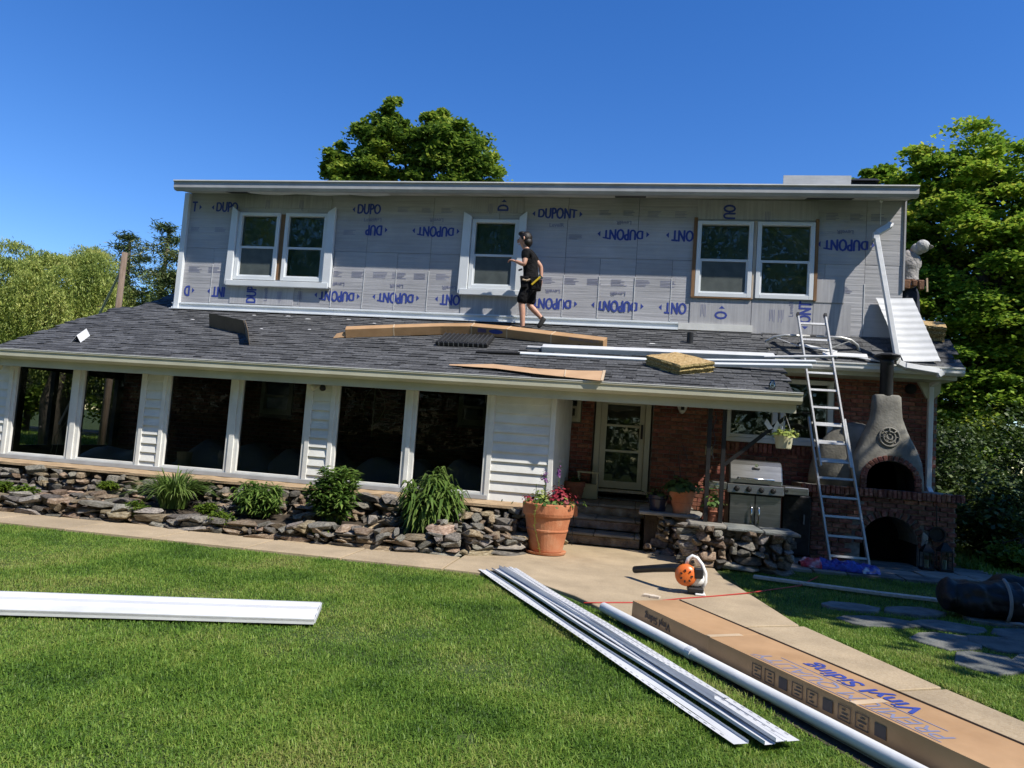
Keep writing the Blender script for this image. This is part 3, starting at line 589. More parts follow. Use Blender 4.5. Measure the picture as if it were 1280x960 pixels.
# porch front: sill, posts, windows, siding pillars
YP = 10.55
mb = MB(); mb.box(-10.68, -2.12, YP-.06, YP+.1, .635, .705); mb.build('porch_sill', 'gutter_grey', house, bevel=.005)
panes = [(-10.54, -9.37), (-9.23, -8.06), (-7.61, -6.44), (-6.31, -5.13), (-4.65, -3.48), (-3.37, -2.19)]
for a, b in panes:
    f = MB(); q = .045; f.box(a-.02, a+q, YP-.025, YP+.06, .706, 2.29); f.box(b-q, b+.02, YP-.025, YP+.06, .706, 2.29); f.box(a+q, b-q, YP-.02, YP+.06, .706, .745); f.box(a+q, b-q, YP-.02, YP+.06, 2.25, 2.29)
    o = f.build('porch_window', 'white_paint', house, bevel=.004); p = MB(); p.box(a+q, b-q, YP+.02, YP+.024, .745, 2.25); p.build('pane', 'screen_glass', o, fix=False)
for a, b in ((-9.35, -9.25), (-6.42, -6.33), (-3.46, -3.39)): mb = MB(); mb.box(a, b, YP-.05, YP+.05, .706, 2.30); mb.build('mullion_post', 'white_paint', house, bevel=.004)
def pillar(a, b, t=.085):
    for x0, x1 in ((a, a+t), (b-t, b)): m_ = MB(); m_.box(x0, x1, YP-.045, YP+.08, .63, 2.30); m_.build('corner_board', 'white_paint', house, bevel=.004)
    z = .635
    while z < 2.28:
        m_ = MB(); zt = min(z+.146, 2.3); m_.add([(a+t, YP-.036, z), (b-t, YP-.036, z), (b-t, YP+.03, z), (a+t, YP+.03, z), (a+t, YP-.004, zt), (b-t, YP-.004, zt), (b-t, YP+.03, zt), (a+t, YP+.03, zt)], [(3, 2, 1, 0), (4, 5, 6, 7), (0, 1, 5, 4), (1, 2, 6, 5), (2, 3, 7, 6), (3, 0, 4, 7)])
        m_.build('siding_board', 'white_paint', house); z += .146
pillar(-8.06, -7.62, .07); pillar(-5.12, -4.66, .075); pillar(-2.18, -1.17, .075); pillar(-11.0, -10.56, .075)
# left end wall of the porch with its own openings, and side return at the entry
mb = MB(); xe = -10.66
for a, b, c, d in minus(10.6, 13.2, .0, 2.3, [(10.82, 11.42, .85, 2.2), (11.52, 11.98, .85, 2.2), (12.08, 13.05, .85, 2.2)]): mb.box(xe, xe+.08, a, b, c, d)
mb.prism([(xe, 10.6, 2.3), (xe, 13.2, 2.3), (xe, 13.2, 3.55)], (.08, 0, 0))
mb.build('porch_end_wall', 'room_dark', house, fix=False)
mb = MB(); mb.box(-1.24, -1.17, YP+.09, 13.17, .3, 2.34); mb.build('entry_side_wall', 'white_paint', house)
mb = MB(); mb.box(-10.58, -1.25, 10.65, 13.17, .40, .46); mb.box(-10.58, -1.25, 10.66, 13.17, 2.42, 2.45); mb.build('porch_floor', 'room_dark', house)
# brick back wall
bo = [(-7.45, -6.75, 1.7, 2.5), (-3.35, -2.75, 1.75, 2.5), (-1.5, -1.0, 1.95, 2.55), (-.76, .30, .62, 2.55), (1.56, 3.40, 1.83, 2.98)]
mb = MB()
for a, b, c, d in minus(-10.6, 5.06, 0, 3.6, bo): mb.box(a, b, 13.207, 13.33, c, d)
mb.box(4.96, 5.06, 13.33, 18, 0, 3.6); mb.box(-10.6, 5.06, 15, 15.1, 0, 3.4); mb.build('brick_wall_bed', 'mortar', house, fix=False)
m_ = MB(); m_.box(-.098, .098, -.015, .02, -.031, .031); me_b = m_.build('brick_shape', 'brick', None, bevel=.004); BR = me_b.data; bpy.data.objects.remove(me_b); BR.name = 'brick'
cand = []; r = random.Random(9)
for j in range(46):
    z = .036+j*.0745
    if z > 3.30: break
    x = -10.55+(.1045 if j % 2 else 0)
    while x < 5.06:
        a, b = x-.1, x+.1
        for s0, s1 in spans_minus(max(a, -10.6), min(b, 5.06), [(h[0]-.01, h[1]+.01) for h in bo if h[2]-.03 < z < h[3]+.03]):
            cand.append(((s0+s1)/2, z, (s1-s0)/.2))
        x += .209
vis = [c for c in cand if c[0] > -.75 and c[1] > .8]; vis.sort(key=lambda c: (c[0]-1.4)**2*.5+(c[1]-1.9)**2)
vset = set(vis[:280])
for c in vset: inst('brick', BR, (c[0], 13.2+r.uniform(-.003, .003), c[1]), house, (0, 0, 0), (c[2], 1, r.uniform(.96, 1.03)))
join_pieces('bricks', BR, [((c[0], 13.2+r.uniform(-.003, .003), c[1]), (0, 0, 0), (c[2], 1, r.uniform(.96, 1.03))) for c in cand if c not in vset], 'brick', house)
# windows in the brick wall
for h in bo[:3]: window_unit(h[0]+.03, h[1]-.03, h[2]+.03, h[3]-.03, 13.17, 'window_glass', 'window_glass', .06, mat='cream_paint')
mb = MB(); mb.box(1.53, 3.43, 13.12, 13.2, 1.80, 1.88); mb.build('window_sill', 'white_paint', house, bevel=.005)
for a, b in ((1.58, 2.46), (2.50, 3.38)):
    f = MB(); q = .09; f.box(a, a+q, 13.15, 13.28, 1.882, 2.96); f.box(b-q, b, 13.15, 13.28, 1.882, 2.96); f.box(a+q, b-q, 13.15, 13.28, 1.882, 1.94); f.box(a+q, b-q, 13.15, 13.28, 2.88, 2.96)
    o = f.build('window', 'white_paint', house, bevel=.005); p = MB(); p.box(a+q, b-q, 13.21, 13.214, 1.94, 2.88); p.build('pane', 'window_glass', o, fix=False)
for i in range(24):
    inst('brick', BR, (1.56+i*.0795, 13.185, 1.71), house, (0, PI/2, 0), (.85, 1.3, 1))
# storm door
f = MB(); f.box(-.73, -.63, 13.13, 13.25, .78, 2.47); f.box(.17, .27, 13.13, 13.25, .78, 2.47); f.box(-.63, .17, 13.13, 13.25, 2.40, 2.47); fo_ = f.build('door_frame', 'cream_paint', house, bevel=.006)
f = MB(); f.box(-.625, -.52, 13.15, 13.19, .80, 2.395); f.box(.075, .165, 13.15, 13.19, .80, 2.395); f.box(-.52, .075, 13.15, 13.19, 2.32, 2.395); f.box(-.52, .075, 13.15, 13.19, .80, .93); f.box(-.52, .075, 13.152, 13.188, 1.455, 1.495); f.box(-.52, .075, 13.152, 13.188, 1.92, 1.96)
dr = f.build('storm_door', 'cream_paint', house, bevel=.004)
for a, b in ((.93, 1.455), (1.495, 1.92), (1.96, 2.32)): p = MB(); p.box(-.52, .075, 13.168, 13.172, a, b); p.build('pane', 'window_glass', dr, fix=False)
p = MB(); p.box(.10, .14, 13.12, 13.15, 1.72, 1.98); p.tube([(.12, 13.1, 1.74), (.12, 13.085, 1.8), (.12, 13.085, 1.9), (.12, 13.1, 1.95)], .01, 6); p.build('handle', 'black_metal', dr)
mb = MB(); mb.box(-.8, .36, 13.02, 13.2, .735, .78); mb.build('door_threshold', 'board_pale', house)
mb = MB(); mb.box(-.62, .17, 13.28, 13.31, .78, 2.4); mb.build('inner_door', 'room_dark', house)
# downspout at the right corner
mb = MB(); mb.box(4.885, 4.965, 13.09, 13.17, 1.22, 2.98); mb.bar((4.925, 13.13, 2.97), (4.98, 12.75, 3.1), .08, .075); mb.bar((4.925, 13.13, 1.24), (4.925, 12.98, 1.12), .08, .075); mb.build('downspout', 'white_paint', house, bevel=.008)
mb = MB(); mb.prism([(4.72, 13.1, 3.02), (5.08, 13.1, 3.02), (5.06, 13.1, 2.85), (4.97, 13.1, 2.74), (4.86, 13.1, 2.74)], (0, .07, 0)); mb.build('eave_return', 'cream_paint', house)
mb = MB(); mb.lathe([(.07, -.05), (.09, -.02), (.09, .0), (.06, .02), (.03, .025)], (0, 0, 0), 16)
mb.v = [(4.62+x, 13.14-z, 2.9+y) for x, y, z in mb.v]; mb.build('wall_vent', 'dark_void', house)
# ledge, stoop
mb = MB()
mb.grid(lambda u, v: (-11+9.9*u, 10.12+.4*v+.03*noise.noise(V((u*22, v*3, 0))), .605+.03*v+.012*noise.noise(V((u*40, v*6, 3)))), 120, 5); mb.add([(-11, 10.12, .57), (-1.1, 10.12, .57), (-1.1, 10.12, .605), (-11, 10.12, .605)], [(0, 1, 2, 3)]); mb.build('cement_ledge', 'ledge', house, fix=False)
stoop = thing('stone_stoop', 'dark stone entry steps and landing below the storm door', 'steps', (-.3, 12, 0))
for i, (y0, z) in enumerate(((11.15, .2), (11.55, .4), (12.0, .58))):
    m_ = MB(); m_.box(-1.16, .16 if i < 2 else 1.05, y0, 13.16, z-.17, z-.035); m_.build('riser_block', 'stone_warm', stoop, bevel=.01)
    x = -1.16
    while x < (.15 if i < 2 else 1.0): m_ = MB(); m_.box(x+.006, min(x+.62, .17 if i < 2 else 1.06), y0-.03, y0+.5 if i < 2 else 13.1, z-.033, z+.012); m_.build('tread_slab', 'slate_slab', stoop, bevel=.012); x += .62

# ------------------------------------------------------------------ stone walls, bed, plants
ROCK = []
for i in range(9):
    me = hull_rock(100+i, 12+i % 4); me.materials.append(MATS['stone' if i < 7 else 'stone_warm']); ROCK.append(me)
ROCKL = [hull_rock(200+i, 13) for i in range(3)]
for me in ROCKL: me.materials.append(MATS['stone_warm'])
def stones_along(parent, pts, z0f, z1f, wmin, wmax, hmin, hmax, dep, seed, warm=.12):
    r = random.Random(seed); pts = [V((p[0], p[1], 0)) for p in pts]; L = [(b-a).length for a, b in zip(pts, pts[1:])]; T = sum(L)
    def at(s):
        for a, b, l in zip(pts, pts[1:], L):
            if s <= l: return a+(b-a)*(s/l), (b-a).normalized()
            s -= l
        return pts[-1], (pts[-1]-pts[-2]).normalized()
    tops = {}
    s0 = 0; lay = [0.0]*int(T/.02+2)
    # fill the lowest place first, as a mason would
    for _ in range(900):
        best = None
        for k in range(0, len(lay)):
            p, d = at(k*.02); lim = z1f(p.x)-z0f(p.x)
            if lay[k] < lim-.035 and (best is None or lay[k] < best[1]-1e-6): best = (k, lay[k])
        if best is None: break
        k, zb = best; wd = r.uniform(wmin, wmax); k2 = k
        while k2 < len(lay) and k2-k < wd/.02 and lay[k2] < zb+.022: k2 += 1
        wr = (k2-k)*.02
        if wr < .05:
            for q in range(k, k2): lay[q] += .04
            continue
        h = r.uniform(hmin, hmax)*(1 if wr > .14 else .75); p, d = at((k+k2)/2*.02); lim = z1f(p.x)-z0f(p.x); h = min(h, lim-zb+.03); h = max(h, .05)
        dd = dep*r.uniform(.8, 1.15); me = r.choice(ROCKL) if r.random() < warm else r.choice(ROCK)
        n = V((d.y, -d.x, 0)); out = r.uniform(-.03, .04)
        inst('stone', me, (p.x+n.x*out, p.y+n.y*out, z0f(p.x)+zb+h/2), parent, (r.uniform(-.12, .12)+r.choice((0, PI)), r.uniform(-.10, .10), math.atan2(d.y, d.x)+r.uniform(-.15, .15)), (wr*1.0, dd, h*1.02))
        for q in range(k, k2): lay[q] = zb+h*r.uniform(.93, 1.0)
fw_ = thing('stone_foundation_wall', 'upper grey fieldstone wall under the tan ledge of the porch', 'stone wall', (-6, 10.2, 0))
stones_along(fw_, [(-11.2, 10.2), (-6, 10.2), (-1.12, 10.2)], lambda x: .10, lambda x: .60, .16, .46, .06, .13, .3, 1)
stones_along(fw_, [(-1.15, 10.2), (-1.12, 11.1)], lambda x: 0, lambda x: .60, .2, .4, .09, .17, .3, 2)
mb = MB(); mb.box(-11.3, -1.15, 10.25, 10.6, -.05, .60); mb.build('mortar_core', 'soil', fw_)
rw = thing('low_retaining_wall', 'low dry stacked fieldstone wall edging the planting bed beside the path', 'stone wall', (-6, 9.0, 0))
stones_along(rw, [(-11.5, 9.05), (-8.9, 9.02), (-6.8, 9.12), (-4.9, 9.0), (-3.1, 9.02), (-2.2, 9.22), (-1.62, 9.62), (-1.5, 10.05)], lambda x: 0, lambda x: .23+.05*math.sin(x*1.3)+(.10 if x > -2.6 else 0), .18, .50, .05, .105, .32, 5, .25)
stones_along(rw, [(-2.7, 9.3), (-2.2, 9.42), (-1.72, 9.8), (-1.5, 10.15)], lambda x: .1, lambda x: .24+.06*math.sin(x*1.7+1)+(.16 if x > -2.6 else 0), .12, .32, .05, .11, .26, 6, .2)
stones_along(rw, [(-11.2, 9.7), (-9.8, 9.62), (-8.2, 9.75), (-7.4, 9.7)], lambda x: .12, lambda x: .24+.05*math.sin(x*2.1), .14, .4, .05, .1, .34, 7, .3)
stones_along(rw, [(-6.1, 9.9), (-5.8, 9.75)], lambda x: .14, lambda x: .27, .14, .4, .05, .1, .3, 8, .3); stones_along(rw, [(-4.9, 9.85), (-4.5, 9.8)], lambda x: .14, lambda x: .3, .14, .4, .05, .1, .3, 9, .3); stones_along(rw, [(-3.7, 9.8), (-3.2, 9.8)], lambda x: .14, lambda x: .32, .14, .4, .05, .12, .34, 10, .3); stones_along(rw, [(-2.4, 9.8), (-1.6, 9.95)], lambda x: .14, lambda x: .46, .2, .44, .07, .14, .34, 11, .3)
mb = MB()
def bed(u, v):
    x = -11.6+10.1*u; y0 = 9.05 if x < -2.4 else 9.05+(x+2.4)*.7; y = y0+(10.3-y0)*v
    return (x, y, .10+.10*v+.05*noise.noise(V((x*2.3, y*3, 0)))+.02*noise.noise(V((x*9, y*9, 2))))
mb.grid(bed, 140, 16); bd = mb.build('soil_bed', 'soil', fix=False); bd['kind'] = 'structure'
# strap leaved and leafy clumps
def clump(name, label, x, y, z, H, R, n, Lw, seed, mat, group, arch=1.0, bushy=False):
    r = random.Random(seed); t = thing(name, label, 'plant', (x, y, z), group); vs = []; qs = []
    if bushy:
        st = MB()
        for k in range(46):
            a = r.uniform(0, 2*PI); rr = R*math.sqrt(r.random())*.95; h = H*(1-.45*(rr/R)**2)*r.uniform(.8, 1.1); top = V((x+math.cos(a)*rr, y+math.sin(a)*rr*.8, z+h)); b = V((x+math.cos(a)*rr*.35, y+math.sin(a)*rr*.3, z))
            st.tube([b, (b+top)/2+V((0, 0, .04)), top], .006, 4)
            for q in range(n):
                f = r.uniform(.22, 1.02); p = b.lerp(top, f); an = r.uniform(0, 2*PI); d = V((math.cos(an), math.sin(an), r.uniform(-.2, .7))).normalized(); l = Lw[0]*r.uniform(.6, 1.2); sd = d.cross(V((0, 0, 1))).normalized()*Lw[1]*r.uniform(.7, 1.2)
                m1 = p+d*l*.5; e = p+d*l+V((0, 0, -l*r.uniform(.2, .8)*arch)); i0 = len(vs); vs += [p, m1+sd, e, m1-sd]; qs.append((i0, i0+1, i0+2, i0+3))
        st.build('stems', 'shrub_leaf', t)
    else:
        for k in range(n):
            a = r.uniform(0, 2*PI); d = V((math.cos(a), math.sin(a), 0)); sd = V((-d.y, d.x, 0))*Lw[1]*r.uniform(.7, 1.2); reach = R*r.uniform(.25, 1.1); h = H*r.uniform(.65, 1.1); i0 = len(vs); b = V((x, y, z))+d*r.uniform(0, R*.3)
            for q in range(6):
                f = q/5; p = b+d*reach*f**1.3+V((0, 0, h*(1.9*f-1.25*arch*f*f*(.6+.6*reach/R)))); ww = (1-f**2.2)*.9+.06; vs += [p-sd*ww, p+sd*ww]
                if q: qs.append((i0+2*q-2, i0+2*q-1, i0+2*q+1, i0+2*q))
    me = np_mesh('leaves', np.array([tuple(v) for v in vs])-np.array([x, y, z]), np.array(qs), mat); link('leaves', me, t); return t
clump('daylily', 'big arching daylily clump by the first siding pillar', -6.75, 9.75, .18, .60, .66, 380, (0, .014), 1, 'lily_leaf', 'green clumps in the planting bed')
clump('leafy_perennial', 'smallest round leafy clump under the second pair of porch windows', -5.38, 9.75, .17, .50, .46, 46, (.16, .016), 2, 'shrub_leaf', 'green clumps in the planting bed', .8, True)
clump('leafy_perennial', 'upright bushy green clump below the floodlight pillar', -4.16, 9.7, .18, .80, .46, 52, (.16, .02), 3, 'shrub_leaf', 'green clumps in the planting bed', .5, True)
clump('leafy_perennial', 'drooping long leaved green clump below the last porch window', -2.78, 9.75, .17, .82, .48, 52, (.24, .021), 4, 'lily_leaf', 'green clumps in the planting bed', 1.3, True)
for i, (x, y, z, s, lab) in enumerate(((-10.2, 9.6, .22, .25, 'weed tuft at the far left of the bed above the low wall'), (-9.5, 9.5, .2, .2, 'weed tuft under the leftmost porch window'), (-8.05, 9.95, .32, .16, 'small weed growing between the upper wall stones'), (-6.95, 9.15, .1, .24, 'yellow green weed tuft in front of the daylily at the wall foot'), (-5.5, 9.0, .12, .2, 'weed growing out of the low wall below the smallest clump'), (-4.0, 8.98, .1, .14, 'bright yellow green seedling in front of the upright clump'), (-8.9, 9.3, .2, .2, 'weed tuft on the low wall near the left end'), (-5.9, 9.3, .2, .18, 'weed tuft between the daylily and the smallest clump'))):
    clump('weed', lab, x, y, z, s*.9, s, 16, (.07, .014), 20+i, 'weed_leaf', 'weeds in the planting bed', .6, True)
# stone block with slab, chunky pillar, stone bench
blk = thing('stone_plinth', 'stacked stone plinth with a slab top carrying the planted terracotta pot', 'stone plinth', (.58, 11.1, 0))
stones_along(blk, [(.2, 11.0), (.95, 11.0)], lambda x: 0, lambda x: .58, .22, .42, .07, .13, .3, 31, .6)
mb = MB(); mb.box(.22, .95, 11.05, 12.0, 0, .57); mb.build('core', 'soil', blk)
mb = MB(); mb.prism([(.12, 10.86, .585), (1.0, 10.84, .585), (1.1, 11.5, .585), (1.05, 12.0, .585), (.15, 12.0, .585)], (0, 0, .05)); mb.build('slab', 'slate_slab', blk, bevel=.012)
pl = thing('stone_pillar', 'stubby pillar of rounded fieldstones under the black iron posts', 'stone pillar', (1.05, 10.4, 0))
for k in range(3): stones_along(pl, [((.84, 10.22), (1.26, 10.22), (1.28, 10.6), (.84, 10.6))[k], ((1.26, 10.22), (1.26, 10.6), (.84, 10.62), (.84, 10.22))[k]], lambda x: 0, lambda x: .55, .2, .4, .07, .14, .3, 40+k, .3)
stones_along(pl, [(.82, 10.6), (.82, 10.22)], lambda x: 0, lambda x: .55, .18, .36, .07, .14, .28, 47, .3)
mb = MB(); mb.box(.88, 1.22, 10.28, 10.58, 0, .54); mb.build('core', 'mortar', pl)
mb = MB(); mb.prism([(.8, 10.14, .54), (1.05, 10.10, .54), (1.3, 10.16, .54), (1.31, 10.6, .54), (1.0, 10.66, .54), (.79, 10.6, .54)], (0, 0, .065)); mb.build('cap_stone', 'slate_slab', pl, bevel=.02)
bn = thing('stone_bench_wall', 'low shaded wall of big flat stones with bluestone caps in front of the grill', 'stone wall', (1.75, 10.4, 0))
stones_along(bn, [(1.30, 10.28), (2.12, 10.3)], lambda x: 0, lambda x: .53, .35, .7, .08, .15, .36, 51, .1)
stones_along(bn, [(2.1, 10.32), (2.1, 10.75)], lambda x: 0, lambda x: .53, .2, .4, .09, .17, .3, 52, .05)
mb = MB(); mb.box(1.32, 2.08, 10.36, 10.76, 0, .52); mb.build('core', 'mortar', bn)
for a, b, c in ((1.30, 1.78, .0), (1.79, 2.26, -.012)): mb = MB(); mb.prism([(a, 10.12, .535+c), (b, 10.14, .535+c), (b-.02, 10.8, .535+c), (a+.02, 10.8, .535+c)], (0, 0, .045)); mb.build('cap_stone', 'bluestone', bn, bevel=.012)

# ------------------------------------------------------------------ oven
ov = thing('brick_oven', 'stucco pizza oven with black flue on an arched brick base', 'outdoor oven', (4, 12.2, 0))
BO = MB(); BO.box(-.098, .098, -.02, .03, -.031, .031); bo_ = BO.build('brick_shape', 'brick_old', None, bevel=.006); BRO = bo_.data; bpy.data.objects.remove(bo_); BRO.name = 'brick'
BX0, BX1, BY = 2.84, 4.97, 12.14; ac, aw, ah = 4.02, .41, .36
def in_arch(x, z, m=0):
    return abs(x-ac) < aw+m and (z < ah or math.hypot(x-ac, z-ah) < aw+m)
mb = MB(); mb.box(BX0+.01, ac-aw-.02, BY+.02, 13.18, 0, 1.06); mb.box(ac+aw+.02, BX1-.01, BY+.02, 13.18, 0, 1.06); mb.box(ac-aw-.02, ac+aw+.02, BY+.02, 13.18, ah+aw+.02, 1.06); mb.box(ac-aw-.02, ac+aw+.02, 13.0, 13.18, 0, ah+aw+.02)
pts = [(ac-aw-.02, BY+.021, ah+aw+.021)]+[(ac+(aw)*math.cos(PI-PI*k/16), BY+.021, ah+aw*math.sin(PI-PI*k/16)) for k in range(9)]
mb.prism(pts+[(ac, BY+.021, ah+aw+.021)], (0, .8, 0)); mb.prism([(2*ac-p[0], p[1], p[2]) for p in pts+[(ac, BY+.021, ah+aw+.021)]], (0, .8, 0))
mb.build('base_core', 'mortar', ov)
mb = MB(); mb.box(ac-aw-.01, ac+aw+.01, 12.98, 12.995, 0, .8); mb.box(ac-aw-.018, ac-aw-.002, BY+.1, 12.98, 0, .4); mb.box(ac+aw+.002, ac+aw+.018, BY+.1, 12.98, 0, .4); mb.build('arch_lining', 'recess_black', ov)  # near-black sheets line the back and sides of the arch opening
r = random.Random(21)
for j in range(14):
    z = .037+j*.0752; x = BX0+.1-(.1 if j % 2 else 0)
    while x < BX1+.05:
        for s0, s1 in spans_minus(max(x-.099, BX0), min(x+.099, BX1), []):
            if not any(in_arch(q, z, .085) for q in (s0+.02, (s0+s1)/2, s1-.02)): inst('brick', BRO, ((s0+s1)/2, BY+r.uniform(-.006, .006), z), ov, (0, 0, 0), ((s1-s0)/.2, 1, r.uniform(.94, 1.02)))
        x += .21
    for k in range(4): inst('brick', BRO, (BX0+r.uniform(-.005, .005), BY+.16+k*.21+(.1 if j % 2 else 0), z), ov, (0, 0, -PI/2))
for k in range(15):
    a = PI*k/14; inst('brick', BRO, (ac+(aw+.055)*math.cos(a), BY-.012, ah+(aw+.055)*math.sin(a)), ov, (0, -a, 0), (.52, 1, 1.05))
for k in range(34): inst('brick', BRO, (2.72+k*.0703, BY+.0+r.uniform(-.012, .012), 1.12+r.uniform(-.008, .008)), ov, (r.uniform(-.05, .05), PI/2+r.uniform(-.06, .06), 0), (.62, 3.6, 1.0))
mb = MB(); mb.box(2.74, 5.05, BY+.03, 13.18, 1.06, 1.175); mb.build('hearth_slab', 'slate_slab', ov)
mb = MB(); mb.box(3.5, 3.62, BY-.03, BY, .93, .97); mb.build('mortar_patch', 'mortar', ov)
# dome and flared front
mb = MB()
rings = []
for i in range(11):
    f = i/10; a = f*PI/2*.98; rings.append([(3.64+.72*math.cos(a)*math.cos(t), 12.80+.38*math.cos(a)*math.sin(t), 1.17+1.08*math.sin(a)) for t in [2*PI*k/28 for k in range(28)]])
mb.loft(rings); dome_ = mb.build('dome', 'stucco', None, smooth=True)
mb = MB(); rings = []
for z, hw, cx, y0, y1 in ((1.176, .56, 4.03, 12.20, 12.80), (1.40, .545, 4.03, 12.21, 12.80), (1.62, .53, 4.03, 12.24, 12.78), (1.80, .465, 4.03, 12.27, 12.74), (1.97, .385, 4.025, 12.30, 12.70), (2.14, .30, 4.02, 12.32, 12.66), (2.32, .235, 4.015, 12.33, 12.62), (2.52, .215, 4.01, 12.34, 12.58), (2.68, .205, 4.01, 12.345, 12.57), (2.71, .18, 4.01, 12.37, 12.55)):
    ring = []
    for k in range(32):
        t = 2*PI*k/32; c, s_ = math.cos(t), math.sin(t); e = .55; ring.append((cx+hw*math.copysign(abs(c)**e, c)+.008*math.sin(k*3+z*20), (y0+y1)/2+(y1-y0)/2*math.copysign(abs(s_)**e, s_), z))
    rings.append(ring)
mb.loft(rings); bell = mb.build('bell', 'stucco', None, smooth=True)
mc, mw, mh = 4.03, .37, .16
c_ = MB(); c_.prism([(mc-mw, 11.9, 1.15), (mc+mw, 11.9, 1.15)]+[(mc+mw*math.cos(PI*k/14), 11.9, 1.18+mh+mw*.80*math.sin(PI*k/14)) for k in range(15)], (0, .72, 0)); cut = c_.build('cutter', 'recess_black', None)
for src, nm in ((bell, 'flared_front'), (dome_, 'dome')):
    mo = src.modifiers.new('b', 'BOOLEAN'); mo.object = cut; mo.operation = 'DIFFERENCE'; mo.solver = 'EXACT'
    bme = evaluated_mesh(src, nm); bme.transform(Matrix.Translation(-W[ov.name])); bme.materials.clear(); bme.materials.append(MATS['stucco']); bme.materials.append(MATS['recess_black'])
    for p in bme.polygons:
        c = p.center+W[ov.name]; p.material_index = 1 if abs(c.x-mc) < mw+.01 and c.z < 1.18+mh+mw*.86 and c.y > 12.25 and (abs(p.normal.y) < .5 or c.y > 12.55) else 0  # faces inside the mouth take the near-black
    link(nm, bme, ov)
bpy.data.objects.remove(cut)
for k in range(17):
    a = PI*k/16; inst('brick', BRO, (mc+(mw+.03)*math.cos(a), 12.215+.03*math.sin(a), 1.18+mh*(1 if 0 < k < 16 else .9)+(mw*.85+.03)*math.sin(a)), ov, (-.1, -a, 0), (.42, 1.3, .95))
for sx in (-1, 1):
    for k in range(3): inst('brick', BRO, (mc+sx*(mw+.035), 12.2, 1.215+k*.072), ov, (0, 0, 0), (.45, 1.3, 1))
mb = MB()
def ring_v(R, rr, n=28): mb.tube([(4.02+1.2*R*math.cos(2*PI*k/n), 12.292+.02*math.sin(2*PI*k/n), 2.02+1.2*R*math.sin(2*PI*k/n)) for k in range(n+1)], rr, 6, caps=False)
ring_v(.125, .016); ring_v(.075, .014); ring_v(.035, .014)
for k in range(8): a = 2*PI*k/8; mb.tube([(4.02+.06*math.cos(a), 12.293, 2.02+.06*math.sin(a)), (4.02+.145*math.cos(a), 12.293, 2.02+.145*math.sin(a))], .009, 5)
mb.build('medallion', 'stucco', ov, smooth=True)
mb = MB(); mb.lathe([(.095, 2.62), (.1, 2.64), (.1, 3.22), (.105, 3.23), (.105, 3.30)], (4.0, 12.45, 0), 20); mb.build('flue', 'black_metal', ov, smooth=True)
mb = MB(); mb.lathe([(.10, 3.29), (.12, 3.30), (.20, 3.335), (.215, 3.35), (.20, 3.365), (.08, 3.40)], (4.0, 12.45, 0), 8); mb.build('rain_cap', 'black_metal', ov)

# ------------------------------------------------------------------ porch furniture, pots, grill
drp = [(-9.2, 11.7, 1.1, .5, .75, 'low bundle under a dust sheet behind the second porch window'), (-7.0, 11.6, 1.15, .55, 1.15, 'two peaked furniture heap under a dust sheet behind the third porch window'), (-5.5, 11.7, 1.05, .5, 1.1, 'sloping heap under a dust sheet behind the fourth porch window'), (-3.95, 11.6, 1.0, .5, 1.05, 'heap under a dust sheet behind the fifth porch window'), (-2.5, 11.6, .9, .5, 1.15, 'sharp peaked heap under a dust sheet behind the last porch window')]
for i, (x, y, rx, ry, h, lab) in enumerate(drp):
    mb = MB()
    def fn(u, v, i=i, x=x, y=y, rx=rx, ry=ry, h=h):
        a, b = u*2-1, v*2-1; pk = max(0, 1-abs(a-.45)*2.2)*.5+max(0, 1-abs(a+.4)*2)*.42; base = (1-abs(a)**3)*(1-abs(b)**4)
        return (x+a*rx, y+b*ry, .46+base*(h*.45+(h-.3)*pk*.65+.06*noise.noise(V((a*3+i*7, b*3, i)))))
    mb.grid(fn, 26, 14); o = mb.build('draped_furniture', 'sheet_drape', smooth=True, fix=False); tag(o, lab, 'covered furniture', 'furniture under dust sheets inside the porch')
def lpot(name, label, x, y, z, r0, r1, h, mat, group=None, saucer=False, band=True):
    t = thing(name, label, 'flower pot', (x, y, z), group); m_ = MB(); zs = z+(.035 if saucer else 0)
    pr = [(r0*.96, zs), (r0, zs+.01)]
    if band: pr += [(r0+(r1-r0)*.42, zs+h*.42), (r0+(r1-r0)*.44+.008, zs+h*.43), (r0+(r1-r0)*.46+.008, zs+h*.46), (r0+(r1-r0)*.47, zs+h*.47)]
    pr += [(r0+(r1-r0)*.72, zs+h*.73), (r0+(r1-r0)*.74+.02, zs+h*.74), (r1*1.0, zs+h*.80), (r1*1.02, zs+h*.985), (r1, zs+h), (r1*.9, zs+h), (r1*.86, zs+h*.9), (.01, zs+h*.9)]
    m_.lathe(pr, (x, y, 0), 36); m_.build('pot', mat, t, smooth=False)
    if saucer: m_ = MB(); m_.lathe([(r0*1.05, z), (r0*1.2, z+.01), (r0*1.25, z+.04), (r0*1.15, z+.04), (r0*1.0, z+.033)], (x, y, 0), 32); m_.build('saucer', 'terracotta', t)
    m_ = MB(); m_.lathe([(r1*.87, zs+h*.905), (.01, zs+h*.93)], (x, y, 0), 20); m_.build('potting_soil', 'soil', t); return t
def sprig(parent, x, y, z, R, H, n, L, Wd, mat, seed, name='leaves', spread=1.0):
    g = np.random.default_rng(seed); P = g.normal(size=(n, 3))*np.array([R*.5, R*.5, H*.30])*spread; P[:, 2] = np.abs(P[:, 2])+g.uniform(0, H*.4, n)*(1-np.clip((P[:, 0]**2+P[:, 1]**2)/R**2, 0, 1)); P += np.array([x, y, z])
    me = leaf_mesh(name, P-np.array(W[parent.name]), L, Wd, mat, seed, .5); return link(name, me, parent)
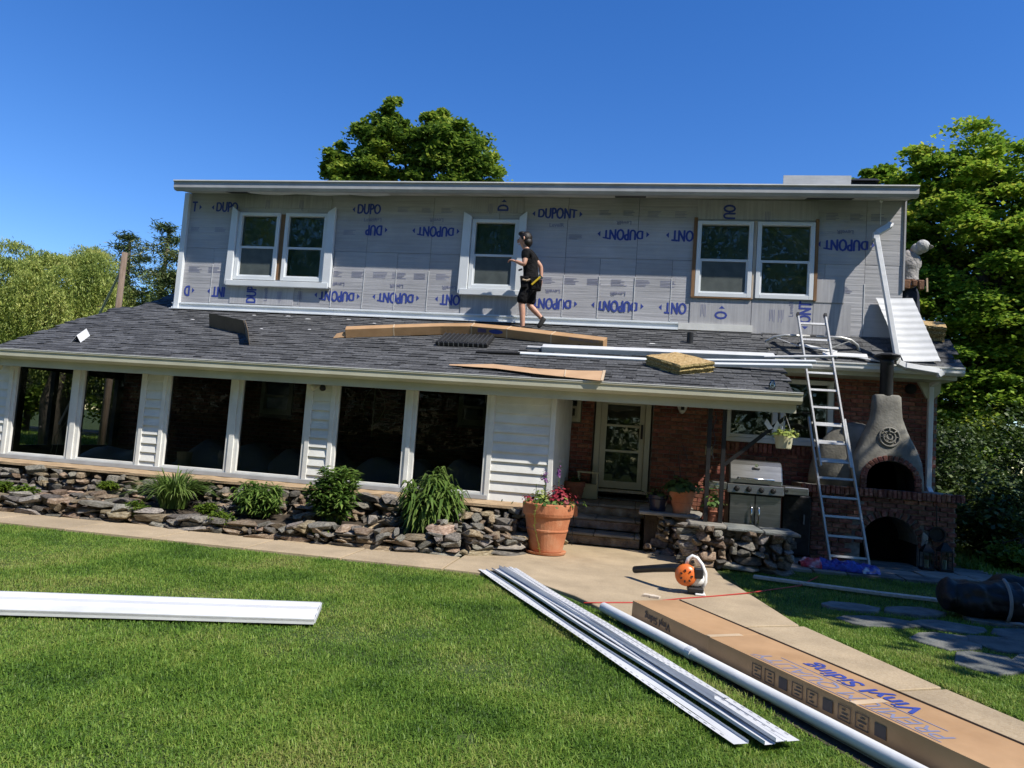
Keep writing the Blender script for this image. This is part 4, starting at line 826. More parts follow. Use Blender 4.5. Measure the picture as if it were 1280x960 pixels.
big = lpot('terracotta_pot', 'large terracotta pot of red and purple flowers on a saucer at the walk', -1.13, 9.95, 0.026, .23, .355, .66, 'terracotta', saucer=True)
zt = .70
sprig(big, -1.13, 9.95, zt, .34, .16, 260, .07, .04, 'shrub_leaf', 1); sprig(big, -.98, 9.87, zt+.06, .17, .26, 260, .06, .035, 'flower_red', 2, 'red_leaves'); sprig(big, -1.38, 9.85, zt+.04, .10, .1, 70, .05, .03, 'flower_red', 7, 'red_leaves'); sprig(big, -1.24, 9.85, zt+.04, .12, .25, 120, .05, .028, 'willow_leaf', 3)
for x, y, h in ((-1.2, 9.9, .48), (-1.02, 10.0, .62), (-1.32, 9.9, .3)):
    m_ = MB(); m_.tube([(x, y, zt), (x+.01, y, zt+h*.6), (x+.005, y, zt+h*.9)], .005, 5); m_.build('flower_stem', 'shrub_leaf', big)
    if h > .4: sprig(big, x, y, zt+h*.62, .055 if h < .5 else .03, .22, 110, .03, .02, 'flower_purple', int(h*100), 'flower_spike')
m_ = MB(); r = random.Random(4); pth = [V((-1.24, 9.62, zt+.02)), V((-1.27, 9.585, zt-.12)), V((-1.26, 9.62, .4)), V((-1.2, 9.67, .18)), V((-1.17, 9.68, .06))]; m_.tube(pth, .004, 4)
for k in range(40): f = r.random()*4; i = min(3, int(f)); p = pth[i].lerp(pth[i+1], f-i); a = V((r.uniform(-1, 1), -.3, r.uniform(-1, 1))).normalized()*.016; b = V((.3, -.5, .4)).normalized()*.012; m_.add([p, p+a+b, p+a*2, p+a-b], [(0, 1, 2, 3)])
m_.build('trailing_vine', 'willow_leaf', big, fix=False)
p2 = lpot('terracotta_pot', 'medium terracotta pot with dark broad leaves standing on the stone plinth', .75, 11.05, .636, .125, .19, .35, 'terracotta'); sprig(p2, .72, 11.05, .98, .28, .24, 190, .11, .075, 'dark_foliage', 11)
m_ = MB(); m_.tube([(.75, 11.05, .9), (.66, 11.05, 1.5), (.72, 11.0, 1.66), (.80, 11.0, 1.42)], .006, 5); m_.tube([(.75, 11.05, .9), (.6, 11.05, 1.25), (.45, 11.05, 1.35)], .004, 5); m_.build('plant_hook', 'black_metal', p2)
p3 = lpot('terracotta_pot', 'small terracotta pot with a thin green plant on the fieldstone pillar', 1.14, 10.48, .607, .075, .11, .2, 'terracotta_dark'); sprig(p3, 1.14, 10.48, .8, .14, .4, 120, .07, .035, 'shrub_leaf', 12)
p4 = lpot('glazed_pot', 'dark blue glazed pot left of the terracotta pot on the plinth', .40, 11.15, .636, .12, .15, .24, 'blue_glaze', band=False); sprig(p4, .40, 11.15, .84, .17, .16, 110, .06, .04, 'dark_foliage', 13)
p5 = lpot('terracotta_pot', 'dull red pot in the dark corner left of the storm door', -1.0, 12.6, .595, .14, .19, .30, 'terracotta_dark'); sprig(p5, -1.0, 12.6, .85, .15, .2, 80, .06, .04, 'dark_foliage', 14)
t = thing('cream_crate', 'pale wooden box with pots on its shelf in the dark corner by the door', 'crate', (-.98, 12.9, .595)); m_ = MB(); m_.box(-.96, -.6, 12.75, 12.98, .60, .86); m_.build('body', 'cream_pot', t, bevel=.006); m_ = MB(); m_.box(-.97, -.59, 12.74, 12.99, 1.05, 1.075); m_.box(-.96, -.93, 12.75, 12.98, .86, 1.05); m_.box(-.63, -.6, 12.75, 12.98, .86, 1.05); m_.build('shelf', 'cream_pot', t)
t = thing('garden_stake', 'pink and green metal butterfly on a stake near the entry step', 'garden stake', (-.85, 10.95, .03)); m_ = MB(); m_.tube([(-.85, 10.95, .0), (-.85, 10.95, .52)], .005, 5); m_.build('rod', 'black_metal', t); m_ = MB(); m_.prism([(-.9, 10.95, .52), (-.86, 10.95, .68), (-.80, 10.95, .6), (-.79, 10.95, .47), (-.83, 10.95, .45)], (0, .008, 0)); m_.build('wing', 'terracotta', t)
# iron posts, brace, hanging basket
ip = thing('iron_porch_posts', 'pair of black iron posts on the fieldstone pillar carrying the porch roof', 'porch post', (1.12, 10.4, .6))
for x in (1.035, 1.235): m_ = MB(); m_.box(x-.028, x+.028, 10.37, 10.426, .605, 2.26); m_.build('post', 'black_metal', ip)
m_ = MB(); m_.box(.93, 1.36, 10.30, 10.5, 2.262, 2.29); m_.box(.99, 1.28, 10.36, 10.43, 2.22, 2.26); m_.build('top_plate', 'black_metal', ip)
m_ = MB(); m_.tube([(1.09, 10.4, 2.0+.06*math.cos(k*.8)) if False else (1.10+.02*math.sin(k*1.2), 10.4, 2.15-.06*k) for k in range(12)], .008, 5); m_.build('scroll', 'black_metal', ip)
m_ = MB(); m_.bar((1.26, 10.4, 1.42), (2.05, 10.38, 2.14), .04, .05); m_.build('brace', 'black_metal', ip)
hb = thing('hanging_basket', 'cream planter with pale green leaves hanging under the porch roof corner', 'hanging planter', (2.03, 10.36, 1.72)); m_ = MB(); m_.lathe([(.095, 1.70), (.1, 1.71), (.125, 1.87), (.13, 1.88), (.11, 1.88), (.1, 1.85), (.01, 1.85)], (2.03, 10.36, 0), 22); m_.build('pot', 'cream_pot', hb)
m_ = MB()
for k in range(3): a = 2*PI*k/3; m_.tube([(2.03+.12*math.cos(a), 10.36+.12*math.sin(a), 1.87), (2.03, 10.36, 2.2)], .003, 4)
m_.build('hanger', 'white_paint', hb); sprig(hb, 2.03, 10.36, 1.86, .19, .16, 150, .05, .035, 'willow_leaf', 15)
t = thing('butterfly_ornament', 'white butterfly ornament on the black brace beside the hanging planter', 'ornament', (1.88, 10.33, 2.0)); m_ = MB(); m_.prism([(1.88, 10.33, 1.97), (1.79, 10.33, 2.1), (1.76, 10.33, 2.03), (1.82, 10.33, 1.95)], (0, .006, 0)); m_.prism([(1.88, 10.33, 1.97), (1.93, 10.33, 2.09), (1.97, 10.33, 2.02), (1.9, 10.33, 1.9)], (0, .006, 0)); m_.build('wing', 'white_paint', t)
t = thing('wall_lantern', 'white lantern on the brick wall right of the storm door', 'wall lamp', (.8, 13.1, 2.33)); m_ = MB(); m_.prism([(.70, 13.02, 2.42), (.92, 13.02, 2.42), (.86, 13.02, 2.26), (.81, 13.02, 2.22), (.76, 13.02, 2.26)], (0, .15, 0)); m_.build('shade', 'white_paint', t, bevel=.01); m_ = MB(); m_.box(.78, .84, 13.0, 13.015, 2.29, 2.37); m_.build('emblem', 'black_metal', t)
t = thing('flood_light', 'twin white floodlight under the eave of the middle siding pillar', 'floodlight', (-4.9, 10.5, 2.2)); m_ = MB(); m_.lathe([(.05, 0), (.055, .03), (.02, .04)], (0, 0, 0), 14); m_.v = [(-4.9+x, 10.5-z, 2.20+y) for x, y, z in m_.v]; m_.build('mount', 'cream_paint', t)
for sx, mt in ((-1, 'cream_paint'), (1, 'black_metal')): m_ = MB(); m_.tube([(-4.9, 10.46, 2.2), (-4.9+sx*.04, 10.42, 2.19), (-4.9+sx*.075, 10.36, 2.16), (-4.9+sx*.09, 10.33, 2.14)], [.012, .025, .045, .05], 10); m_.build('lamp_head', mt, t, smooth=True)
t = thing('flood_light', 'floodlight cut by the left end of the porch eave', 'floodlight', (-10.8, 10.45, 2.2)); m_ = MB(); m_.tube([(-10.8, 10.5, 2.2), (-10.76, 10.42, 2.19), (-10.7, 10.36, 2.16)], [.02, .04, .05], 10); m_.build('lamp_head', 'cream_paint', t)
t = thing('outlet_cover', 'pale outlet cover on the brick wall behind the iron posts', 'outlet cover', (1.32, 13.18, 1.6)); m_ = MB(); m_.box(1.25, 1.39, 13.165, 13.19, 1.52, 1.68); m_.build('cover', 'cream_pot', t, bevel=.004)
t = thing('wind_ornament', 'pale leaf shaped wire frame hanging inside the fifth porch window', 'ornament', (-4.55, 11.9, 1.9)); m_ = MB(); pp = [(-4.55+.2*math.sin(PI*k/10)*(1 if k < 11 else 1), 11.9, 2.35-.75*k/10) for k in range(11)]; m_.tube(pp, .008, 5); m_.tube([(2*-4.55-p[0], p[1], p[2]) for p in pp], .008, 5); m_.tube([(-4.55, 11.9, 2.35), (-4.55, 11.9, 1.42)], .014, 5); m_.build('frame', 'cream_pot', t)
t = thing('leaning_rod', 'white rod leaning inside the leftmost porch window', 'rod', (-10.2, 11.0, .5)); m_ = MB(); m_.tube([(-10.0, 11.0, 1.25), (-9.72, 11.0, 1.92)], .018, 6); m_.build('rod', 'white_paint', t); m_ = MB(); m_.tube([(-9.66, 11.02, 1.6), (-10.05, 11.0, 1.05), (-10.1, 11.0, .75), (-10.0, 11.0, .7), (-9.97, 11.0, 1.0), (-10.02, 11.0, 1.3)], .006, 5); m_.build('cord', 'cream_pot', t)
t = thing('bucket', 'pale bucket on the sill inside the third porch window', 'bucket', (-7.4, 10.85, .72)); m_ = MB(); m_.lathe([(.1, .72), (.125, .95), (.13, .96), (.11, .96), (.1, .9)], (-7.4, 10.85, 0), 16); m_.build('body', 'cream_pot', t)
t = thing('jar', 'clear jar standing on the sill inside the third porch window', 'jar', (-6.72, 10.85, .72)); m_ = MB(); m_.lathe([(.06, .72), (.06, .98), (.05, 1.0), (.05, 1.03), (.01, 1.03)], (-6.72, 10.85, 0), 14); m_.build('body', 'sheet_drape', t)
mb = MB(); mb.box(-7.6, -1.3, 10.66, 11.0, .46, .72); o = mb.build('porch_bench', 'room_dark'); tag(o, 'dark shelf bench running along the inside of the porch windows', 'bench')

# grill
gr = thing('gas_grill', 'stainless steel gas grill with cabinet doors and side shelves', 'barbecue', (1.85, 11.8, .03))
m_ = MB(); m_.box(1.50, 2.28, 11.62, 12.15, .1, .98); m_.build('cabinet', 'black_metal', gr, bevel=.01)
for a, b, hx in ((1.515, 1.885, 1.835), (1.895, 2.265, 1.945)): m_ = MB(); m_.box(a, b, 11.595, 11.615, .12, .955); d_ = m_.build('cabinet_door', 'steel', gr, bevel=.006); m_ = MB(); m_.tube([(hx, 11.595, .53), (hx, 11.56, .55), (hx, 11.555, .66), (hx, 11.56, .77), (hx, 11.595, .79)], .012, 7); m_.build('handle', 'chrome', d_, smooth=True)
m_ = MB(); m_.prism([(1.46, 11.53, .98), (1.46, 11.55, 1.12), (1.46, 12.17, 1.12), (1.46, 12.17, .98)], (.84, 0, 0)); m_.build('control_panel', 'steel', gr, bevel=.008)
for x in (1.60, 1.78, 1.965, 2.14): m_ = MB(); m_.lathe([(.042, 0), (.042, .012), (.03, .014), (.028, .04), (.02, .044)], (0, 0, 0), 14); m_.v = [(x+a, 11.54-c, 1.05+b) for a, b, c in m_.v]; m_.build('knob', 'black_plastic', gr)
m_ = MB(); m_.lathe([(.038, 0), (.038, .012), (.026, .014), (.024, .035)], (0, 0, 0), 14); m_.v = [(1.30+a, 11.54-c, 1.06+b) for a, b, c in m_.v]; m_.build('knob', 'chrome', gr)
for a, b in ((1.14, 1.455), (2.305, 2.66)): m_ = MB(); m_.box(a, b, 11.55, 12.1, 1.01, 1.13); m_.build('side_shelf', 'steel', gr, bevel=.012)
m_ = MB(); m_.box(2.32, 2.36, 11.535, 11.55, 1.05, 1.09); m_.build('igniter', 'black_plastic', gr)
m_ = MB(); m_.prism([(1.49, 11.57, 1.122), (1.49, 11.57, 1.20), (1.49, 11.66, 1.42), (1.49, 11.74, 1.49), (1.49, 12.0, 1.49), (1.49, 12.12, 1.38), (1.49, 12.12, 1.122)], (.79, 0, 0)); m_.build('lid', 'steel', gr, bevel=.018)
m_ = MB(); m_.tube([(1.62, 11.58, 1.22), (1.62, 11.53, 1.215), (2.15, 11.53, 1.215), (2.15, 11.58, 1.22)], .013, 8); m_.build('lid_handle', 'chrome', gr, smooth=True)
m_ = MB(); m_.lathe([(.028, 0), (.028, .008)], (0, 0, 0), 12); m_.v = [(1.89+a, 11.625-c, 1.42+b) for a, b, c in m_.v]; m_.build('gauge', 'chrome', gr)
m_ = MB(); m_.obox((1.89, 11.632, 1.372), (.055, 0, 0), (0, .004, .001), (0, .004, .010)); m_.build('badge', 'black_metal', gr)
for x in (1.54, 2.24):
    for y in (11.66, 12.1): m_ = MB(); m_.lathe([(.025, .02), (.04, .03), (.04, .08), (.02, .1)], (x, y, 0), 10); m_.build('caster', 'black_plastic', gr)
t = thing('black_box', 'black box with a handle standing between the grill and the brick base', 'cart', (2.55, 12.2, .03)); m_ = MB(); m_.box(2.36, 2.80, 11.95, 12.6, .05, .99); m_.build('body', 'tarp', t, bevel=.02); m_ = MB(); m_.box(2.68, 2.70, 11.92, 11.95, .55, .7); m_.build('handle', 'strap', t)  # plain black box fills the dark area between grill and oven base

# ------------------------------------------------------------------ things on the roof
t = thing('carton', 'long bowed cardboard carton lying across a shingle bundle on the porch roof', 'cardboard box', (-2.9, 12.1, 3.3))
bw, bh = .22, .16
# the carton sags at both ends over the pack below its middle
sec = [((-5.10, 11.70), .015), ((-4.3, 11.94), .02), ((-3.5, 12.11), .035), ((-2.95, 12.18), .04), ((-2.3, 12.10), .035), ((-1.5, 11.94), .02), ((-.60, 11.74), .015)]
rings = []
for i, ((x, y), h) in enumerate(sec):
    a, b = sec[max(0, i-1)], sec[min(len(sec)-1, i+1)]; d = (RP(*b[0], b[1])-RP(*a[0], a[1])).normalized(); s_ = RN.cross(d).normalized(); n_ = d.cross(s_); p = RP(x, y, h)
    rings.append([p, p+s_*bw, p+s_*bw+n_*bh, p+n_*bh])
rings = [rings[i] if j == 0 else [rings[i][q].lerp(rings[i+1][q], .999) for q in range(4)] for i in range(len(rings)-1) for j in (0,)]+[rings[-1]]
m_ = MB(); m_.loft(rings); m_.build('body', 'cardboard', t, bevel=.006)
d0 = (rings[0][0]-rings[1][0]).normalized(); m_ = MB(); m_.prism([rings[0][0]+V((0, 0, .02)), rings[0][0]+d0*.22+V((0, 0, .01)), rings[0][0]+d0*.16+V((0, 0, .09)), rings[0][0]+V((0, 0, .12))], (0, .05, 0)); m_.build('torn_flap', 'cardboard_pale', t)
for i in (1, 3, 4, 5):
    a = rings[i]; d = (rings[i+1][0]-a[0]).normalized() if i+1 < len(rings) else (a[0]-rings[i-1][0]).normalized(); m_ = MB(); e = .003
    n_ = (a[3]-a[0]).normalized(); s_ = (a[1]-a[0]).normalized(); f = [a[0]-s_*e-n_*e, a[1]+s_*e-n_*e, a[2]+s_*e+n_*e, a[3]-s_*e+n_*e]; m_.loft([[q-d*.012 for q in f], [q+d*.012 for q in f]]); m_.build('tape_band', 'tape', t)
def face_frame(i):
    a, b = rings[i], rings[i+1]; x = ((b[0]-a[0])+(b[3]-a[3])).normalized(); y = (a[3]-a[0]).normalized(); c = (a[0]+b[0]+a[3]+b[3])/4; z = x.cross(y); return c+z*.004, x, y
c, x, y = face_frame(5); place_text(text_mesh('PREMIUM QUALITY', .062, 'ink_grey', 0, 1, .2), c+x*.12+y*.04, x, y, t, 'lettering'); place_text(text_mesh('Vinyl Siding', .062, 'ink_black', .002, 1), c+x*.16-y*.05, x, y, t, 'lettering')
c, x, y = face_frame(3); m_ = MB()
for k in range(6): m_.add([c-x*.05+y*(.05-k*.012)-x*.16, c-x*.05+y*(.05-k*.012)+x*0, c-x*.05+y*(.043-k*.012), c-x*.05+y*(.043-k*.012)-x*.16], [(0, 1, 2, 3)])
c2 = c+x*.13+y*.015; m_.add([c2+x*(.13*math.cos(2*PI*k/16))+y*(.04*math.sin(2*PI*k/16)) for k in range(16)], [tuple(range(16))]); m_.build('printed_mark', 'ink', t, fix=False)
t = thing('shingle_bundle', 'black ribbed pack propping up the long carton on the porch roof', 'shingle pack', RP(-2.9, 11.8, .0)); m_ = MB(); a = RP(-3.42, 11.52, .015); X = V((1, .0, .0)); m_.obox(a+X*.47+RS*.27+RN*.045, X*.45, RS*.29, RN*.035); m_.build('body', 'black_plastic', t, bevel=.01)
for k in range(12):
    m_ = MB(); m_.obox(a+X*(.05+k*.076)+RS*.27+RN*.086, X*.008, RS*.28, RN*.006); m_.build('rib', 'roof_deck', t)
m_ = MB()
for k in range(10): m_.obox(a+X*(.08+k*.085)-RS*.024+RN*.045, X*.006, RS*.003, RN*.03)
m_.build('rib_end', 'strap', t)
t = thing('folded_cardboard', 'bent piece of cardboard standing on edge at the left of the porch roof', 'cardboard', RP(-7.2, 11.6)); m_ = MB(); hgt = .24
p = [RP(-7.95, 12.0, .02), RP(-6.98, 11.62, .02), RP(-6.52, 11.02, .03)]; th_ = V((.0, .012, 0))
for q0, q1 in ((0, 1), (1, 2)):
    a, b = p[q0], p[q1]; u_ = V((0, -.10, hgt)); m_.prism([a, b, b+u_, a+u_+V((.03, 0, .0))], th_+V((.006, 0, 0)))
m_.build('sheet', 'cardboard_dark', t)
t = thing('flat_cardboard', 'flat strip of tan cardboard overhanging the porch gutter', 'cardboard', RP(-1.6, 10.4)); m_ = MB()
tp = [(-2.86, 10.50), (-2.2, 10.62), (-1.5, 10.52), (-.9, 10.53), (-.50, 10.58)]; bt = [(-2.84, 10.46), (-2.1, 10.40), (-1.5, 10.24), (-.9, 10.12), (-.50, 10.03)]
for i in range(4): m_.prism([RP(*tp[i], .045), RP(*bt[i], .045+.01*i), RP(*bt[i+1], .055+.01*i), RP(*tp[i+1], .045)], RN*.006)
m_.build('sheet', 'cardboard_pale', t); m_ = MB(); m_.prism([RP(-.52, 10.58, .056), RP(-.52, 10.03, .094), RP(-.48, 10.02, .094), RP(-.48, 10.58, .056)], RN*.004); m_.build('tape_edge', 'tape', t)
m_ = MB(); m_.prism([RP(-1.08, 10.52, .054), RP(-1.05, 10.15, .084), RP(-1.03, 10.15, .084), RP(-1.06, 10.52, .054)], RN*.004); m_.build('crease', 'tape', t)
def rod(name, label, cat, p0, p1, wd, ht, mat, group, n=None, upv=RN):
    m_ = MB(); m_.bar(p0, p1, wd, ht, upv) if n is None else m_.tube([p0, p1], wd, n)
    o = m_.build(name, mat, None, bevel=.006 if n is None else 0, smooth=False); return tag(o, label, cat, group)
gg = 'white trim lengths lying on the porch roof'
rod('trim_box', 'thick white trim length ending square beside the ladder on the roof', 'trim', RP(-1.58, 11.52, .06), RP(2.08, 11.62, .06), .17, .10, 'vinyl', gg)
rod('trim_strip', 'thin white trim length lying in front of the thick one on the roof', 'trim', RP(-1.95, 11.28, .03), RP(.2, 11.28, .03), .10, .035, 'alum_white', gg)
rod('trim_strip', 'dark ended tube at the left tip of the white trim lengths', 'trim', RP(-2.62, 11.22, .03), RP(-1.9, 11.26, .03), .07, .05, 'black_metal', gg)
rod('trim_strip', 'grey channel lying behind the thick white trim near the carton end', 'trim', RP(-1.85, 11.62, .03), RP(-1.45, 11.62, .03), .09, .05, 'gutter_grey', gg)
rod('trim_channel', 'upper bluish white channel reaching under the ladder from the wool bale', 'trim', RP(.9, 11.30, .05), RP(2.62, 11.30, .12), .07, .05, 'alum_white', gg)
rod('trim_channel', 'lower pale blue channel sticking out past the roof edge to the ladder', 'trim', RP(1.0, 11.13, .05), RP(2.50, 11.02, .14), .09, .05, 'alum_white', gg)
rod('trim_channel', 'thin white channel nearest the right roof gutter by the ladder', 'trim', RP(1.9, 11.5, .10), RP(2.95, 11.45, .18), .05, .03, 'vinyl', gg)
def bale(name, label, corners, h, base):
    t = thing(name, label, 'insulation bale', base); m_ = MB(); r = random.Random(len(label)); n = 10
    def P(u, v): return corners[0].lerp(corners[1], u).lerp(corners[3].lerp(corners[2], u), v)
    top = [[P(i/n, j/n)+RN*(h+.012*noise.noise(V((i*.8, j*.8, h*50)))) for i in range(n+1)] for j in range(n+1)]
    m_.add([q for rw_ in top for q in rw_], [(j*(n+1)+i, j*(n+1)+i+1, (j+1)*(n+1)+i+1, (j+1)*(n+1)+i) for j in range(n) for i in range(n)]); m_.build('top_face', 'wool', t, fix=False)
    m_ = MB()
    edge = [top[0][i] for i in range(n)]+[top[j][n] for j in range(n)]+[top[n][n-i] for i in range(n)]+[top[n-j][0] for j in range(n)]
    cen = sum(edge, V((0, 0, 0)))/len(edge); rr = []
    for k in range(7):
        f = k/6; rr.append([e-RN*h*f+(e-cen).normalized()*(.02*math.sin(k*2.4)+r.uniform(-.008, .008)) if 0 < k else e for e in edge])
    m_.loft(rr, caps=False); m_.build('cut_side', 'wool_cut', t, fix=False); return t
bale('wool_bale', 'thick square bale of tan mineral wool near the eave of the porch roof', [RP(.10, 11.05, .0), RP(.60, 10.66, .0), RP(1.10, 10.90, .0), RP(.58, 11.32, .0)], .17, RP(.6, 11.0))
b2 = [V((4.80, 13.28, 3.80)), V((5.10, 13.1, 3.74)), V((5.2, 13.45, 3.88)), V((4.86, 13.6, 3.94))]; bale('wool_bale', 'small tan wool bale behind the leaning white sheet on the right roof', b2, .25, b2[0])
t = thing('vent_pipe', 'short black plumbing vent pipe standing on the porch roof', 'vent pipe', RP(.83, 12.35)); m_ = MB(); c = RP(.83, 12.35); m_.lathe([(.055, c.z-.05), (.055, c.z+.20), (.045, c.z+.20), (.045, c.z+.1)], (c.x, c.y, 0), 16); m_.build('pipe', 'black_plastic', t); m_ = MB(); m_.obox(c+RN*.008, (.13, 0, 0), RS*.13, RN*.004); m_.build('flashing', 'black_metal', t)
t = thing('bent_trim_offcut', 'short bent white metal offcut near the left end of the porch roof', 'trim offcut', RP(-9.6, 10.9)); m_ = MB(); a, b = RP(-9.56, 10.68, .02), RP(-9.72, 11.06, .02)
for s0, s1 in ((-.09, .0), (.0, .09)): m_.prism([a+V((s0, 0, .12 if s0 == 0 else 0)), a+V((s1, 0, .12 if s1 == 0 else 0)), b+V((s1, 0, .13 if s1 == 0 else .01)), b+V((s0, 0, .13 if s0 == 0 else .01))], RN*.006)
m_.build('sheet', 'vinyl', t)
t = thing('glass_jar', 'small clear glass jar at the right end of the porch gutter', 'jar', RP(1.83, 10.26)); c = RP(1.83, 10.27); m_ = MB(); m_.lathe([(.038, c.z), (.045, c.z+.01), (.045, c.z+.1), (.028, c.z+.125), (.028, c.z+.15), (.025, c.z+.15), (.025, c.z+.12), (.04, c.z+.1), (.04, c.z+.015), (.005, c.z+.012)], (c.x, c.y, 0), 16); m_.build('body', 'jar_glass', t, smooth=True)
r = random.Random(8)
SCR = ['white scrap left of the folded cardboard near the wall base', 'white scrap above the middle of the folded cardboard', 'white scrap above the bend of the folded cardboard', 'biggest white scrap of the row under the left double window', 'white scrap right of the biggest one in the row under the window', 'white scrap under the right end of the left double window', 'white scrap above the torn left tip of the long carton', 'leftmost white scrap on the porch roof', 'white scrap below the left part of the long carton', 'tiny white scrap just right of the folded cardboard', 'tiny white scrap between folded cardboard and long carton', 'white scrap left of the black vent pipe', 'white scrap beside the left standoff arm of the ladder']
for i, (x, y, s) in enumerate(((-8.3, 12.6, .05), (-7.6, 12.9, .04), (-6.9, 12.95, .05), (-6.4, 12.8, .06), (-6.0, 13.0, .05), (-5.6, 12.9, .05), (-5.0, 12.7, .04), (-8.6, 12.4, .05), (-4.5, 11.6, .06), (-6.9, 12.0, .03), (-6.0, 12.1, .03), (.2, 12.2, .05), (2.35, 12.9, .07))):
    m_ = MB(); c = RP(x, y, .018); m_.prism([c+V((-s, 0, 0)), c+V((s*.8, -.01, 0)), c+V((s, .02, .012)), c+V((-s*.6, .03, .015))], RN*.004); o = m_.build('paper_scrap', 'paper'); tag(o, SCR[i], 'scrap', 'white scraps scattered over the porch roof')
t = thing('roof_panel', 'white ribbed sheet lying on top of the upper roof at the right', 'sheet', (2.9, 13.2, 6.4)); m_ = MB()
m_.grid(lambda u, v: (2.33+1.13*u, 12.93+.55*v, 6.375+.20*v+.006*math.sin(u*PI*24)), 72, 2); m_.grid(lambda u, v: (2.33+1.13*u, 12.93, 6.36+.012*v), 20, 1); m_.prism([(2.33, 12.93, 6.36), (2.33, 13.48, 6.36), (2.33, 13.48, 6.575)], (1.13, 0, 0)); m_.build('sheet', 'vinyl', t, fix=False)
m_ = MB(); m_.obox((2.9, 12.905, 6.47), (.565, 0, 0), (0, .012, .004), (0, -.01, .095)); m_.build('front_lip', 'vinyl', t)
# leaning white sheet, loose downspout, strips at the right
t = thing('leaning_sheet', 'corrugated white sheet leaning against the wall on the right roof', 'sheet', (4.4, 12.7, 3.3))
P0, P1, P2, P3 = V((4.30, 12.60, 3.30)), V((4.86, 12.58, 3.33)), V((4.60, 13.13, 4.48)), V((4.01, 13.15, 4.47))
sn = (P1-P0).cross(P3-P0).normalized(); m_ = MB()
def fs(u, v): return P0.lerp(P1, u).lerp(P3.lerp(P2, u), v)+sn*(.0045*math.sin(v*PI*20)-.012*math.sin(u*PI))
m_.grid(fs, 6, 64); n0 = len(m_.v); m_.grid(lambda u, v: fs(u, v)-sn*.012, 6, 64); m_.build('sheet', 'vinyl', t, fix=False, smooth=True)
t = thing('loose_downspout', 'white downspout hanging loose with elbows in front of the upper wall', 'downspout', (4.15, 12.85, 3.3))
ds = [((4.17, 13.02, 5.76), (4.14, 13.0, 5.70)), ((4.16, 13.0, 5.72), (3.92, 12.93, 5.55)), ((3.92, 12.94, 5.57), (3.905, 12.93, 5.44)), ((3.92, 12.93, 5.48), (4.19, 12.50, 3.22)), ((4.19, 12.5, 3.25), (4.30, 12.47, 3.19)), ((4.28, 12.46, 3.20), (4.78, 12.44, 3.13)), ((4.76, 12.44, 3.15), (4.82, 12.44, 3.06))]
for i, (a, b) in enumerate(ds): m_ = MB(); m_.bar(a, b, (.10 if i != 3 else .085), (.09 if i != 3 else .08), (0, -1, 0) if i == 3 else (0, -.9, .3)); m_.build('pipe' if i in (1, 3, 5) else 'elbow', 'vinyl', t, bevel=.01)
for i, (a, b, wd, lab) in enumerate(((( 2.72, 12.92, 3.55), (3.3, 12.75, 3.42), .09, 'white strip behind the ladder on the right roof'), ((3.05, 12.66, 3.37), (3.75, 12.63, 3.36), .12, 'broad white strip on the right roof between ladder and flue'), ((3.55, 12.62, 3.34), (4.0, 12.5, 3.25), .03, 'thin white strip hanging over the right gutter'))):
    rod('trim_strip', lab, 'trim', a, b, wd, .02, 'vinyl', 'white strips on the right roof', upv=(0, -.6, .8))

# ladder
ld = thing('extension_ladder', 'aluminium extension ladder with curved standoff arms leaning on the right gutter', 'ladder', (3.3, 11.6, 0))
def lp(s, side, t_, off=0): # s 0..1 along, side -1..1
    base = V((3.30, 11.62, .02)); top = V((2.865, 12.82, 4.02)); c = base.lerp(top, s); hw = (.265 if t_ == 0 else .215)
    ax = V((1, 0, 0)); n_ = (top-base).normalized().cross(ax).normalized(); return c+ax*side*hw+n_*off
dv = (V((2.865, 12.82, 4.02))-V((3.30, 11.62, .02))).normalized(); nv = dv.cross(V((1, 0, 0))).normalized()
if nv.y > 0: nv = -nv
for sd in (-1, 1):
    for sec_, (s0, s1, off) in enumerate(((0, .56, 0.0), (.36, 1.0, .075))):
        m_ = MB(); base = V((3.30, 11.62, .02)); top = V((2.865, 12.82, 4.02)); hw = (.275, .222)[sec_]
        a = base.lerp(top, s0)+V((sd*hw, 0, 0))+nv*off; b = base.lerp(top, s1)+V((sd*hw, 0, 0))+nv*off; m_.bar(a, b, .032, .07, nv)
        m_.build('rail', 'aluminium', ld, bevel=.005)
    m_ = MB(); a = V((3.30+sd*.275, 11.62, .0)); m_.box(a.x-.035, a.x+.035, a.y-.05, a.y+.05, .022, .05); m_.build('foot', 'black_plastic', ld)
    m_ = MB(); e = V((2.865, 12.82, 4.02))+V((sd*.222, 0, 0))+nv*.075; m_.obox(e, (.02, 0, 0), nv*.04, dv*.03); m_.build('end_cap', 'black_plastic', ld)
for sec_, (s0, s1, off, hw) in enumerate(((.03, .56, 0., .27), (.38, .985, .075, .215))):
    s = s0
    while s < s1:
        base = V((3.30, 11.62, .02)); top = V((2.865, 12.82, 4.02)); c = base.lerp(top, s)+nv*off; m_ = MB(); m_.bar(c-V((hw, 0, 0)), c+V((hw, 0, 0)), .034, .03, nv); m_.build('rung', 'aluminium', ld); s += .0725
c = V((3.30, 11.62, .02)).lerp(V((2.865, 12.82, 4.02)), .915)-nv*.03
